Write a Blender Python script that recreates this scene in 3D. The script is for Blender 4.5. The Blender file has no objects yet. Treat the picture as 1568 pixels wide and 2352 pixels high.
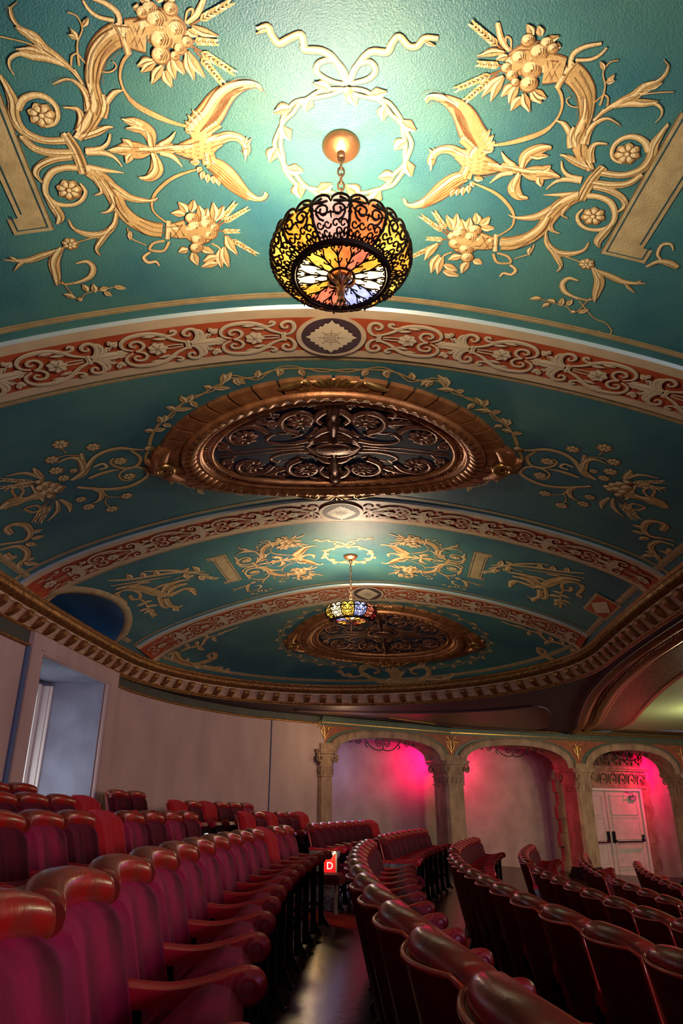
import bpy, bmesh, math, random
from mathutils import Vector, Matrix
random.seed(7)
PI = math.pi
sc = bpy.context.scene
C = sc.collection

# ---------------------------------------------------------------- camera
cam_d = bpy.data.cameras.new('camera'); cam = bpy.data.objects.new('camera', cam_d); C.objects.link(cam)
cam_d.sensor_fit = 'VERTICAL'; cam_d.sensor_height = 36.0; cam_d.lens = 36.0*1620/2352
cam_d.clip_start = 0.05; cam_d.clip_end = 200
cam.location = (0, 0, 0); cam.rotation_euler = (PI/2 + 0.4026, 0, 0)
sc.camera = cam

# ---------------------------------------------------------------- light
w = bpy.data.worlds.new('world'); sc.world = w; w.use_nodes = True
w.node_tree.nodes['Background'].inputs[0].default_value = (0.30, 0.32, 0.55, 1)
w.node_tree.nodes['Background'].inputs[1].default_value = 0.12
sc.view_settings.view_transform = 'Standard'; sc.view_settings.look = 'None'
sc.view_settings.exposure = 1.0; sc.view_settings.gamma = 1.0
sc.view_settings.use_curve_mapping = False

def light(kind, loc, power, col, size=0.1, aim=None, name='light', sizey=None, spot=None, blend=0.6):
    d = bpy.data.lights.new(name, kind); d.energy = power; d.color = col
    if kind == 'AREA':
        d.size = size
        if sizey: d.shape = 'RECTANGLE'; d.size_y = sizey
    elif kind == 'SPOT':
        d.shadow_soft_size = size; d.spot_size = spot or 1.2; d.spot_blend = blend
    else: d.shadow_soft_size = size
    o = bpy.data.objects.new(name, d); C.objects.link(o); o.location = loc
    if aim is not None:
        v = Vector(aim) - Vector(loc); o.rotation_euler = v.to_track_quat('-Z', 'Y').to_euler()
    return o
WARM = (1.0, 0.88, 0.66)
# area fills added for unseen auditorium and stage light at the right
light('AREA', (10.5, 1.0, 1.35), 130, (1.0, 0.62, 0.55), 2.2, (0, 6, -0.8), 'fill_light', 0.8)
light('AREA', (6.5, -7, 1.2), 110, (0.85, 0.45, 1.0), 2.5, (-1, 5, -0.6), 'fill_light', 0.8)
light('AREA', (13, 9, 1.0), 90, (1.0, 0.66, 0.40), 2.0, (4, 17, -.2), 'fill_light', 0.8)
light('POINT', (7.6, 13.8, 1.30), 80, (1.0, 0.95, 0.55), 0.25, None, 'balcony_fill')  # added point light that brightens the pale green balcony ceiling
light('AREA', (4.6, -0.5, 0.4), 34, (0.92, 0.95, 1.0), 1.6, (-1.6, 2.6, 3.0), 'fill_light', 1.6)  # added fill aimed up to brighten the near bay of the vault
light('POINT', (6.4, 9.6, 1.25), 9, (1.0, 0.62, 0.28), 0.2, None, 'balcony_fill')  # added warm point light for the golden tone of the balcony mouldings
# coloured wall washers behind the arcade
MAG = (1.0, 0.006, 0.11)
light('SPOT', (2.25, 17.0, 1.25), 110, MAG, 0.06, (1.1, 17.6, 0.65), 'magenta_washer', spot=2.3, blend=1.0)
light('SPOT', (2.8, 17.25, 1.2), 85, MAG, 0.06, (3.4, 18.2, 0.7), 'magenta_washer', spot=2.2, blend=1.0)
light('SPOT', (8.9, 20.0, 1.25), 130, MAG, 0.06, (8.2, 20.9, 0.6), 'magenta_washer', spot=2.3, blend=1.0)
bl = light('POINT', (0.2, 15.9, 0.9), 5, (0.45, 0.42, 1.0), 0.4, None, 'blue_wall_lamp'); bl.data.specular_factor = 0.0
light('POINT', (0.05, 13.7, 1.35), 9, (1.0, 0.70, 0.34), 0.12, None, 'column_lamp')
# daylight through the recessed window
light('AREA', (-3.94, 8.6, 0.15), 4.5, (0.90, 0.95, 1.0), 0.2, (-3.75, 9.63, 0.45), 'window_daylight', 0.7)

# ---------------------------------------------------------------- materials
def mat(name, col, rough=0.6, metal=0.0, spec=0.5, col2=None, nscale=4.0, bump=0.0, bscale=60.0, bdetail=3.0, emit=None, estr=0.0,
        sheen=0.0, sheen_col=(1, .3, .5), coat=0.0, trans=0.0, stretch=None, ramp=(0.35, 0.65), bdist=0.01):
    m = bpy.data.materials.new(name); m.use_nodes = True
    nt = m.node_tree; b = nt.nodes['Principled BSDF']; L = nt.links.new
    b.inputs['Base Color'].default_value = (*col, 1); b.inputs['Roughness'].default_value = rough
    b.inputs['Metallic'].default_value = metal; b.inputs['Specular IOR Level'].default_value = spec
    b.inputs['Sheen Weight'].default_value = sheen; b.inputs['Sheen Tint'].default_value = (*sheen_col, 1)
    b.inputs['Coat Weight'].default_value = coat; b.inputs['Coat Roughness'].default_value = 0.15
    b.inputs['Transmission Weight'].default_value = trans
    tc = nt.nodes.new('ShaderNodeTexCoord'); src = tc.outputs['Object']
    if stretch:
        mp = nt.nodes.new('ShaderNodeMapping'); mp.inputs['Scale'].default_value = stretch
        L(src, mp.inputs[0]); src = mp.outputs[0]
    if col2 is not None:
        n = nt.nodes.new('ShaderNodeTexNoise'); n.inputs['Scale'].default_value = nscale; n.inputs['Detail'].default_value = 6
        L(src, n.inputs['Vector'])
        r = nt.nodes.new('ShaderNodeValToRGB'); r.color_ramp.elements[0].color = (*col, 1); r.color_ramp.elements[1].color = (*col2, 1)
        r.color_ramp.elements[0].position, r.color_ramp.elements[1].position = ramp
        L(n.outputs['Fac'], r.inputs[0]); L(r.outputs[0], b.inputs['Base Color'])
    if bump:
        n = nt.nodes.new('ShaderNodeTexNoise'); n.inputs['Scale'].default_value = bscale; n.inputs['Detail'].default_value = bdetail
        L(src, n.inputs['Vector'])
        bp = nt.nodes.new('ShaderNodeBump'); bp.inputs['Strength'].default_value = bump; bp.inputs['Distance'].default_value = bdist
        L(n.outputs['Fac'], bp.inputs['Height']); L(bp.outputs[0], b.inputs['Normal'])
    if emit: b.inputs['Emission Color'].default_value = (*emit, 1); b.inputs['Emission Strength'].default_value = estr
    return m
M = {}
M['teal'] = mat('teal_plaster', (0.032, 0.142, 0.182), 0.45, spec=0.45, col2=(0.066, 0.205, 0.190), nscale=1.6, bump=0.5, bscale=120, bdist=0.008)
M['lunette'] = mat('blue_plaster', (0.02, 0.16, 0.34), 0.6, col2=(0.03, 0.20, 0.38), nscale=2)
M['strip'] = mat('tan_strip', (0.50, 0.38, 0.20), 0.5, col2=(0.38, 0.28, 0.14), nscale=12, bump=0.3, bscale=90)
M['stripline'] = mat('brown_line', (0.22, 0.13, 0.06), 0.6)
M['bandcream'] = mat('band_cream', (0.62, 0.47, 0.30), 0.5, col2=(0.52, 0.38, 0.24), nscale=6)
M['bandred'] = mat('band_red', (0.48, 0.085, 0.028), 0.5, col2=(0.38, 0.06, 0.02), nscale=5)
M['motif'] = mat('motif_cream', (0.66, 0.52, 0.34), 0.5)
M['motifsh'] = mat('motif_shadow', (0.30, 0.20, 0.13), 0.6)
M['plum'] = mat('plum', (0.050, 0.020, 0.028), 0.6)
M['black'] = mat('black_gap', (0.006, 0.006, 0.008), 0.5)
M['cove'] = mat('silver_cove', (0.46, 0.56, 0.58), 0.30, metal=0.35)
M['artbody'] = mat('art_tan', (0.60, 0.40, 0.17), 0.55, col2=(0.46, 0.29, 0.11), nscale=9, bump=0.4, bscale=75)
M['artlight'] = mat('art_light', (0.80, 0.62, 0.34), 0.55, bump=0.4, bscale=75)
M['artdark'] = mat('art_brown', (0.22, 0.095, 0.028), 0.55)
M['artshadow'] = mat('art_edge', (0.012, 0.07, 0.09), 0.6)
M['gold'] = mat('aged_gold', (0.40, 0.19, 0.055), 0.38, metal=0.6, col2=(0.18, 0.075, 0.025), nscale=22, bump=0.6, bscale=60, bdist=0.01)
M['goldlit'] = mat('bright_gold', (0.55, 0.32, 0.10), 0.30, metal=0.8, col2=(0.35, 0.18, 0.05), nscale=14)
M['bronze'] = mat('bronze_relief', (0.50, 0.20, 0.075), 0.36, metal=0.55, col2=(0.30, 0.11, 0.04), nscale=9, bump=0.35, bscale=50, bdist=0.008)
M['bronzedark'] = mat('bronze_dark', (0.34, 0.145, 0.085), 0.34, metal=0.6, col2=(0.17, 0.07, 0.045), nscale=9, bump=0.4, bscale=60, bdist=0.008)
M['void'] = mat('vent_void', (0.006, 0.012, 0.045), 0.7)
M['dentil'] = mat('dentil_cream', (0.55, 0.37, 0.25), 0.55, col2=(0.42, 0.27, 0.18), nscale=10)
M['olive'] = mat('olive_frieze', (0.050, 0.055, 0.042), 0.6, col2=(0.036, 0.036, 0.03), nscale=3)
M['wall'] = mat('pink_plaster', (0.46, 0.32, 0.30), 0.75, col2=(0.35, 0.235, 0.22), nscale=2.2, bump=0.25, bscale=14, stretch=(1, 1, .45), bdist=0.02, ramp=(.3, .75))
M['wallblue'] = mat('blue_seam', (0.06, 0.10, 0.20), 0.7)
M['reveal'] = mat('grey_plaster', (0.25, 0.27, 0.34), 0.7, col2=(0.19, 0.20, 0.26), nscale=3, bump=0.2, bscale=25)
M['stone'] = mat('travertine', (0.37, 0.235, 0.145), 0.65, col2=(0.20, 0.115, 0.068), nscale=7, bump=0.6, bscale=32, bdist=0.02, stretch=(1, 1, .5), ramp=(.35, .7))
M['stonedark'] = mat('carved_stone', (0.20, 0.125, 0.07), 0.65, col2=(0.11, 0.065, 0.04), nscale=9, bump=0.8, bscale=30, bdist=0.03)
M['backwall'] = mat('grey_wall', (0.36, 0.30, 0.27), 0.8, col2=(0.28, 0.225, 0.20), nscale=2.5, bump=0.2, bscale=22, bdist=0.02)
M['spandrel'] = mat('spandrel_rust', (0.30, 0.075, 0.025), 0.6, col2=(0.22, 0.055, 0.02), nscale=8)
M['green'] = mat('green_trim', (0.060, 0.095, 0.060), 0.5, col2=(0.045, 0.07, 0.05), nscale=4)
M['soffit'] = mat('brown_soffit', (0.17, 0.085, 0.035), 0.45, col2=(0.12, 0.055, 0.024), nscale=3)
M['purple'] = mat('purple_brown', (0.048, 0.014, 0.024), 0.7, col2=(0.032, 0.010, 0.016), nscale=3)
M['scrollfield'] = mat('scroll_field', (0.34, 0.17, 0.06), 0.4, metal=0.4, col2=(0.06, 0.026, 0.012), nscale=14, bump=0.5, bscale=24, stretch=(1, 2.2, 1), ramp=(.42, .58))
M['palegreen'] = mat('pale_green', (0.50, 0.55, 0.30), 0.55, col2=(0.42, 0.50, 0.28), nscale=20, bump=0.4, bscale=60)
M['floor'] = mat('lacquered_floor', (0.038, 0.017, 0.012), 0.24, col2=(0.020, 0.009, 0.007), nscale=4, bump=0.25, bscale=14, bdist=0.005, spec=0.32)
M['carpet'] = mat('red_carpet', (0.55, 0.022, 0.018), 0.9, col2=(0.40, 0.012, 0.012), nscale=40, bump=0.5, bscale=150)
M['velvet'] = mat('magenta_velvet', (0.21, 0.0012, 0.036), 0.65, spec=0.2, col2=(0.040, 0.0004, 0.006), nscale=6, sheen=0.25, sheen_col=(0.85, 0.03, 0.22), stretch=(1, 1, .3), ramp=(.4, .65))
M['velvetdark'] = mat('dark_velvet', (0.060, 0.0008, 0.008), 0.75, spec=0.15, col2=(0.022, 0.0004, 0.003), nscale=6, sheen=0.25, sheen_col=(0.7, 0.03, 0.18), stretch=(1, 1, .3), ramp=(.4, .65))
M['redcloth'] = mat('red_cloth', (0.30, 0.004, 0.008), 0.8, spec=0.2, sheen=0.5, sheen_col=(1, .1, .15))
M['leather'] = mat('worn_red_leather', (0.30, 0.007, 0.005), 0.27, spec=0.55, col2=(0.14, 0.024, 0.013), nscale=6, bump=0.12, bscale=40, coat=0.2, ramp=(.42, .62))
M['paintred'] = mat('red_painted_wood', (0.46, 0.004, 0.018), 0.36, spec=0.45, col2=(0.38, 0.003, 0.014), nscale=6, coat=0.12)
M['board'] = mat('dark_red_board', (0.14, 0.005, 0.005), 0.38, spec=0.4, col2=(0.10, 0.003, 0.003), nscale=5)
M['edge'] = mat('board_edge', (0.42, 0.02, 0.012), 0.28, spec=0.6, coat=0.3)
M['iron'] = mat('black_iron', (0.008, 0.008, 0.012), 0.28, metal=0.3)
M['pan'] = mat('purple_seat_pan', (0.16, 0.003, 0.030), 0.35, spec=0.5, coat=0.2)
M['castgrey'] = mat('grey_casting', (0.36, 0.36, 0.40), 0.5, metal=0.3, col2=(0.14, 0.14, 0.17), nscale=26, bump=0.9, bscale=30, bdist=0.02)
M['white'] = mat('white_paint', (0.72, 0.66, 0.62), 0.5)
M['door'] = mat('door_paint', (0.58, 0.50, 0.47), 0.5, col2=(0.50, 0.42, 0.39), nscale=5)
M['signred'] = mat('sign_red', (0.6, 0.01, 0.01), 0.5, emit=(0.9, 0.01, 0.01), estr=0.6)
M['signglow'] = mat('sign_lamp', (1, 0.8, 0.4), 0.5, emit=(1.0, 0.72, 0.25), estr=2.6)
M['whitetext'] = mat('white_letter', (0.9, 0.9, 0.85), 0.5, emit=(1, .95, .9), estr=0.5)
M['brass'] = mat('canopy_brass', (0.42, 0.20, 0.09), 0.38, metal=0.8)
M['chain'] = mat('chain_bronze', (0.25, 0.14, 0.08), 0.35, metal=0.8)
M['cage'] = mat('lamp_ironwork', (0.028, 0.010, 0.006), 0.45, metal=0.4)

# ---------------------------------------------------------------- helpers
def tag(o, label=None, cat=None, group=None, kind=None):
    if label: o['label'] = label
    if cat: o['category'] = cat
    if group: o['group'] = group
    if kind: o['kind'] = kind
    return o
def empty(name, loc=(0, 0, 0), rz=0.0):
    o = bpy.data.objects.new(name, None); C.objects.link(o); o.location = loc; o.rotation_euler = (0, 0, rz); o.empty_display_size = 0.1
    return o
class MB:
    """mesh builder: vertices, faces, per-face material index and smoothness"""
    def __init__(s): s.v = []; s.f = []; s.m = []; s.s = []
    def add(s, verts, faces, mi=0, smooth=True):
        b = len(s.v); s.v += [tuple(p) for p in verts]
        for f in faces: s.f.append(tuple(b+i for i in f)); s.m.append(mi); s.s.append(smooth)
    def grid(s, rows, mi=0, closeu=False, closev=False, smooth=True, flip=False):
        n = len(rows); k = len(rows[0]); fs = []
        for i in range(n if closeu else n-1):
            for j in range(k if closev else k-1):
                a = i*k+j; b = i*k+(j+1) % k; c = ((i+1) % n)*k+(j+1) % k; d = ((i+1) % n)*k+j
                fs.append((d, c, b, a) if flip else (a, b, c, d))
        s.add([p for r in rows for p in r], fs, mi, smooth)
    def box(s, c, d, mi=0, rz=0.0, smooth=False):
        x, y, z = [q/2 for q in d]; co, si = math.cos(rz), math.sin(rz); vs = []
        for sx, sy, sz in ((-1,-1,-1),(1,-1,-1),(1,1,-1),(-1,1,-1),(-1,-1,1),(1,-1,1),(1,1,1),(-1,1,1)):
            px, py = sx*x, sy*y
            vs.append((c[0]+px*co-py*si, c[1]+px*si+py*co, c[2]+sz*z))
        s.add(vs, [(0,3,2,1),(4,5,6,7),(0,1,5,4),(1,2,6,5),(2,3,7,6),(3,0,4,7)], mi, smooth)
    def tube(s, pts, r, mi=0, n=8, closed=False, cap=True):
        pts = [Vector(p) for p in pts]; k = len(pts); rows = []
        rr = r if isinstance(r, (list, tuple)) else [r]*k
        up = Vector((0, 0, 1)); prev = None
        for i, p in enumerate(pts):
            a = pts[(i-1) % k] if (i > 0 or closed) else p; b = pts[(i+1) % k] if (i < k-1 or closed) else p
            t = (b-a).normalized() if (b-a).length > 1e-9 else Vector((1, 0, 0))
            if prev is None: nx = t.cross(up if abs(t.z) < .9 else Vector((1, 0, 0))).normalized()
            else: nx = (prev-t*prev.dot(t)).normalized()
            prev = nx; ny = t.cross(nx)
            rows.append([p+(nx*math.cos(2*PI*q/n)+ny*math.sin(2*PI*q/n))*rr[i] for q in range(n)])
        s.grid(rows, mi, closeu=closed, closev=True)
        if cap and not closed:
            b0 = len(s.v); s.add(rows[0], [tuple(range(n))], mi); s.add(rows[-1], [tuple(range(n))[::-1]], mi)
    def lathe(s, prof, c=(0, 0, 0), n=24, mi=0, a0=0, a1=2*PI):
        full = abs(a1-a0-2*PI) < 1e-6; rows = []
        for i in range(n if full else n+1):
            a = a0+(a1-a0)*i/n
            rows.append([(c[0]+r*math.cos(a), c[1]+r*math.sin(a), c[2]+z) for r, z in prof])
        s.grid(rows, mi, closeu=full)
    def prism(s, poly, z0, z1, mi=0, T=None):
        n = len(poly); T = T or (lambda x, y, z: (x, y, z))
        vs = [T(x, y, z0) for x, y in poly]+[T(x, y, z1) for x, y in poly]
        fs = [tuple(range(n))[::-1], tuple(range(n, 2*n))]+[(i, (i+1) % n, n+(i+1) % n, n+i) for i in range(n)]
        s.add(vs, fs, mi, False)
    def build(s, name, mats, parent=None, loc=None, recalc=True, auto=None):
        me = bpy.data.meshes.new(name); me.from_pydata(s.v, [], s.f)
        if not isinstance(mats, (list, tuple)): mats = [mats]
        for q in mats: me.materials.append(q)
        me.polygons.foreach_set('material_index', s.m); me.polygons.foreach_set('use_smooth', s.s)
        if recalc:
            bm = bmesh.new(); bm.from_mesh(me); bmesh.ops.recalc_face_normals(bm, faces=bm.faces); bm.to_mesh(me); bm.free()
        if auto: me.set_sharp_from_angle(angle=auto)
        me.update()
        o = bpy.data.objects.new(name, me); C.objects.link(o)
        if parent: o.parent = parent
        if loc: o.location = loc
        return o
def struct(o, label=None): o['kind'] = 'structure'; return o if not label else tag(o, label)
def copy_tree(o, parent=None):
    c = o.copy(); C.objects.link(c)
    if parent is not None: c.parent = parent
    for ch in o.children: copy_tree(ch, c)
    return c
def catmull(P, sub=6, closed=False):
    out = []; n = len(P)
    if n < 3:
        return [tuple(a+(b-a)*i/sub for a, b in zip(P[0], P[-1])) for i in range(sub+1)]
    for i in range(n if closed else n-1):
        g = (lambda k: P[k % n]) if closed else (lambda k: P[max(0, min(n-1, k))])
        p0, p1, p2, p3 = g(i-1), g(i), g(i+1), g(i+2)
        for j in range(sub):
            t = j/sub
            out.append(tuple(0.5*((2*b)+(-a+c)*t+(2*a-5*b+4*c-d)*t*t+(-a+3*b-3*c+d)*t**3) for a, b, c, d in zip(p0, p1, p2, p3)))
    if not closed: out.append(tuple(P[-1]))
    return out
# ---------------------------------------------------------------- the vault: (s, t) = metres across / along the curved axis
VZ, VR, VW, VP = 2.0956, 0.916, 3.2208, 1.3789
VCX, VCY, VOFF, VRAD = 37.8294, 5.3481, -0.341, 37.554
T0, TL = 9.6, 3.35                   # where the rounded end begins, and its length
def plan(s, t):
    a = (t-VCY)/VRAD
    return VCX-(VRAD-s)*math.cos(a), VCY+(VRAD-s)*math.sin(a)
def vq(s, t):
    q = (s-VOFF)/VW
    if t > T0: q = math.hypot(q, (t-T0)/TL)
    return min(1.0, abs(q))
def vz(s, t):
    q = vq(s, t); q = max(0.0, min(1.0, math.sqrt(q*q+0.0144)-0.12*(1-q)-(math.sqrt(1.0144)-1)*q))
    return VZ+VR*(1-q**VP)**(1/VP)
def vpos(s, t, h=0.0):
    """point on the vault, h metres below (into the room) along the surface normal"""
    x, y = plan(s, t); z = vz(s, t)
    if h:
        e = 0.01
        sa, sb = max(VOFF-VW*.995, s-e), min(VOFF+VW*.995, s+e)
        A = Vector((*plan(sa, t), vz(sa, t))); B = Vector((*plan(sb, t), vz(sb, t)))
        D = Vector((*plan(s, t-e), vz(s, t-e))); E_ = Vector((*plan(s, t+e), vz(s, t+e)))
        n = (B-A).cross(E_-D).normalized()
        if n.z > 0: n = -n
        return (x+n.x*h, y+n.y*h, z+n.z*h)
    return (x, y, z)
LT, LH, LW = 8.15, 0.25, 0.95        # lunette over the window: centre, height, half width
def q_of_h(h): return (1-(h/VR)**VP)**(1/VP)
def qstart(t):
    k = (t-LT)/LW
    return q_of_h(LH*math.sqrt(max(0, 1-k*k))) if abs(k) < 1 else 1.0
vm = MB(); ts = []
t = -7.0
while t < T0-1e-6:
    ts.append(t); t += 0.2 if not (LT-LW-0.2 < t < LT+LW+0.1) else 0.05
ts += [LT-LW, LT+LW, T0]; ts = sorted(set(round(x, 4) for x in ts))
NU = 56
rows = []
for t in ts:
    q0 = qstart(t); r = []
    for i in range(NU+1):
        u = math.sin(PI/2*(-1+2*i/NU)); u = max(u, -q0) if u < 0 else u
        r.append(vpos(VOFF+u*VW, t))
    rows.append(r)
vm.grid(rows)
rings = []
for j in range(0, 25):
    rho = math.sin(PI/2*(1-j/24)) if j < 24 else 0.0
    rings.append([vpos(VOFF+VW*rho*math.cos(a), T0+TL*rho*math.sin(a)) for a in [PI*i/48 for i in range(49)]])
vm.grid(rings)
ceiling = struct(vm.build('ceiling', M['teal'], recalc=False), 'teal painted vaulted ceiling of the gallery')
# lunette recess (own side walls and blue back)
lm = MB(); e0 = []; e1 = []
for i in range(25):
    t = LT-LW+2*LW*i/24; q0 = qstart(t); s0 = VOFF-q0*VW; p = vpos(s0, t)
    e0.append(p); x, y = plan(-4.15, t); e1.append((x, y, p[2]))
lm.grid([e0, e1], 0)
bx = [(x, y, VZ-0.05) for x, y, z in e1]
lm.grid([e1, bx], 1)
lm.build('lunette_recess', [M['lunette'], M['lunette']], ceiling, recalc=False)
def edge_pt(i_t, side): return plan(VOFF+side*VW, i_t)
# ribbon helpers on the vault
def vribbon(mb, pts, mi=0, h=0.004, sub=5, thick=0.35, smooth=True, closed=False):
    """pts: (s, t, halfwidth). A low convex ribbon that lies on the vault."""
    P = catmull(pts, sub, closed); n = len(P); rows = []
    for i, (s, t, w_) in enumerate(P):
        a = P[(i-1) % n] if (closed or i > 0) else P[i]; b = P[(i+1) % n] if (closed or i < n-1) else P[i]
        dx, dy = b[0]-a[0], b[1]-a[1]; l = math.hypot(dx, dy) or 1e-6
        nx, ny = -dy/l, dx/l; w_ = max(w_, 0.0006)
        # keep arc length right on the steep flanks
        rows.append([vpos(s-nx*w_, t-ny*w_, h*.4), vpos(s, t, h+w_*thick*.35), vpos(s+nx*w_, t+ny*w_, h*.4)])
    mb.grid(rows, mi, closeu=closed, smooth=smooth)
def vstrip(mb, s0, s1, ta, tb, h, mi=0, n=60, h2=None, st=0):
    rows = []
    for i in range(n+1):
        u = -1+2*i/n; u = math.sin(u*PI/2)
        s = s0+(s1-s0)*(u+1)/2
        rows.append([vpos(s, ta, h), vpos(s, tb, h if h2 is None else h2)])
    mb.grid(rows, mi)

# ---------------------------------------------------------------- cross ribs with painted bands
SL, SR = VOFF-VW*0.998, VOFF+VW*0.998
BANDS = [(3.69, 4.20), (6.70, 7.24), (9.66, 10.30), (0.72, 1.22)]
def band_limits(t):
    k = math.sqrt(max(0, 1-((t-T0)/TL)**2)) if t > T0 else 1
    return VOFF-VW*.997*k, VOFF+VW*.997*k
ribs = []
def rib(ta, tb, name):
    mb = MB(); wd = tb-ta; sl, sr = band_limits(tb)
    D = 0.022
    def strip(a, b, h, mi, h2=None): vstrip(mb, sl, sr, a, b, h, mi, h2=h2)
    # drop faces: front silvery cove, soffit, rear dark gap
    strip(ta-0.013, ta, 0.0, 3, D)
    strip(ta, ta+0.085, D, 0); strip(ta+0.085, tb-0.075, D, 1); strip(tb-0.075, tb, D, 0)
    strip(tb, tb+0.004, D, 2, 0.0); strip(tb+0.002, tb+0.014, 0.002, 2)
    # painted strips on the ceiling beside the rib
    for a, b in ((ta-0.135, ta-0.085), (tb+0.02, tb+0.075)):
        strip(a, b, 0.004, 4); strip(a+.012, a+.016, 0.006, 5); strip(b-.014, b-.010, 0.006, 5)
    o = mb.build(name, [M['bandcream'], M['bandred'], M['black'], M['cove'], M['strip'], M['stripline']], recalc=False)
    return struct(o)
for i, (a, b) in enumerate(BANDS): ribs.append(rib(a, b, 'trim_%d' % (i+2)))

# ---------------------------------------------------------------- cornice that runs round the vault
loop = []
for t in [-7+0.3*i for i in range(56)]:
    if t < T0-0.05: loop.append((plan(VOFF-VW, t), t))
na = 60
for i in range(na+1):
    a = PI-PI*i/na
    loop.append((plan(VOFF+VW*math.cos(a), T0+TL*math.sin(a)), None))
for t in [-7+0.3*i for i in range(56)][::-1]:
    if t < T0-0.05: loop.append((plan(VOFF+VW, t), t))
LP = [Vector(p[0]) for p in loop]
def resample(P, step):
    out = [P[0].copy()]; acc = 0.0
    for a, b in zip(P, P[1:]):
        d = (b-a).length
        while acc+d >= step:
            f = (step-acc)/d; a = a+(b-a)*f; d = (b-a).length; out.append(a.copy()); acc = 0.0
        acc += d
    return out
LPs = resample(LP, 0.1)
def normals(P):
    N = []
    for i in range(len(P)):
        t = P[min(i+1, len(P)-1)]-P[max(i-1, 0)]; t.normalize(); N.append(Vector((-t.y, t.x)))   # outward (left of travel)
    return N
LN = normals(LPs)
def sweep(mb, prof, mi, P=LPs, N=LN, smooth=True):
    mb.grid([[(p.x+n.x*o, p.y+n.y*o, z) for o, z in prof] for p, n in zip(P, N)], mi, smooth=smooth)
cm = MB()
sweep(cm, [(0.10, 2.16), (-0.02, 2.135), (-0.045, 2.11), (-0.02, 2.085)], 0)
sweep(cm, [(-0.02, 2.085), (-0.035, 2.06), (-0.02, 2.01), (0.03, 1.975)], 0)
sweep(cm, [(0.03, 1.975), (0.015, 1.97), (0.018, 1.945), (0.035, 1.94)], 1, smooth=False)
sweep(cm, [(0.035, 1.94), (0.12, 1.83)], 1, smooth=False)
sweep(cm, [(0.12, 1.83), (0.095, 1.82), (0.10, 1.795), (0.13, 1.79), (0.13, 1.775)], 0)
cornice = struct(cm.build('trim_1', [M['gold'], M['dentil']], recalc=False), 'gilded cornice with cream dentils around the vault')
dm = MB(); lf = MB(); L2 = resample(LPs, 0.285); N2 = normals(L2)
for p, n in zip(L2, N2):
    rz = math.atan2(n.y, n.x); tx, ty = -n.y, n.x
    prof = [(-.002, 1.95), (-.012, 1.93), (.0, 1.895), (.035, 1.865), (.085, 1.835), (.12, 1.83), (.10, 1.94)]
    rr = []
    for sd in (-.048, .048): rr.append([(p.x+n.x*o+tx*sd, p.y+n.y*o+ty*sd, z) for o, z in prof])
    k = len(prof)
    dm.add(rr[0]+rr[1], [tuple(range(k))[::-1], tuple(range(k, 2*k))]+[(i, (i+1) % k, k+(i+1) % k, k+i) for i in range(k)], 0, False)
dm.build('modillion_course', M['gold'], cornice)
L3 = resample(LPs, 0.062); N3 = normals(L3)
for p, n in zip(L3, N3):
    tx, ty = -n.y, n.x
    a = [(-.022, 2.085), (-.062, 2.05), (-.045, 2.005), (.02, 1.975)]
    lf.add([(p.x+n.x*a[0][0]+tx*.022, p.y+n.y*a[0][0]+ty*.022, a[0][1]), (p.x+n.x*a[0][0]-tx*.022, p.y+n.y*a[0][0]-ty*.022, a[0][1]),
            (p.x+n.x*a[1][0], p.y+n.y*a[1][0], a[1][1]), (p.x+n.x*a[2][0], p.y+n.y*a[2][0], a[2][1]),
            (p.x+n.x*a[3][0], p.y+n.y*a[3][0], a[3][1]), (p.x+tx*.027, p.y+ty*.027, 2.03), (p.x-tx*.027, p.y-ty*.027, 2.03)],
           [(0, 1, 2), (0, 2, 5), (1, 6, 2), (5, 2, 3), (2, 6, 3), (5, 3, 4), (3, 6, 4)], 0, True)
lf.build('leaf_course', M['gold'], cornice, recalc=False)
# painted strip that borders the vault foot
bs = MB()
def vloop(h, d0, d1, mi):
    rows = []
    for t in [-7+0.2*i for i in range(84)]:
        if LT-LW-0.05 < t < LT+LW+0.05 or t > T0: continue
        rows.append([vpos(VOFF-VW+d0, t, h), vpos(VOFF-VW+d1, t, h)])
        if t+0.2 > LT-LW-0.05 and t < LT: bs.grid(rows, mi); rows = []
    if rows: bs.grid(rows, mi)
    rows = []
    for i in range(61):
        a = PI-PI*i/60
        rows.append([vpos(VOFF+(VW-d0)*math.cos(a), T0+(TL-d0)*math.sin(a), h), vpos(VOFF+(VW-d1)*math.cos(a), T0+(TL-d1)*math.sin(a), h)])
    for t in [-7+0.2*i for i in range(84)][::-1]:
        if t < T0: rows.append([vpos(VOFF+VW-d0, t, h), vpos(VOFF+VW-d1, t, h)])
    bs.grid(rows, mi)
vloop(0.004, 0.07, 0.125, 0); vloop(0.006, 0.083, 0.088, 1)
bs.build('painted_border', [M['strip'], M['stripline']], ceiling, recalc=False)
# gilt rib around the lunette
lr = MB(); P1 = []
for i in range(41):
    k = -1+2*i/40; tt = LT+LW*1.0*k; P1.append((VOFF-qstart(LT+LW*.999*k)*VW, tt))
rows = []
for i, (s, t) in enumerate(P1):
    k = (t-LT)/LW; f = 1.0
    s2 = VOFF-q_of_h(min(.9, (LH+.035)*math.sqrt(max(0, 1-(k/1.12*1.0)**2))))*VW if abs(k) < 1.12 else s
    s3 = VOFF-q_of_h((LH+.022)*math.sqrt(max(0, 1-(k/1.05)**2)))*VW
    rows.append([vpos(s, t, 0.0), vpos(s, t, .02), vpos(s3, LT+k*LW*1.03, .03), vpos(s2, LT+k*LW*1.07, .004)])
lr.grid(rows, 0); lr.build('lunette_rib', [M['strip']], ceiling, recalc=False)

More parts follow.
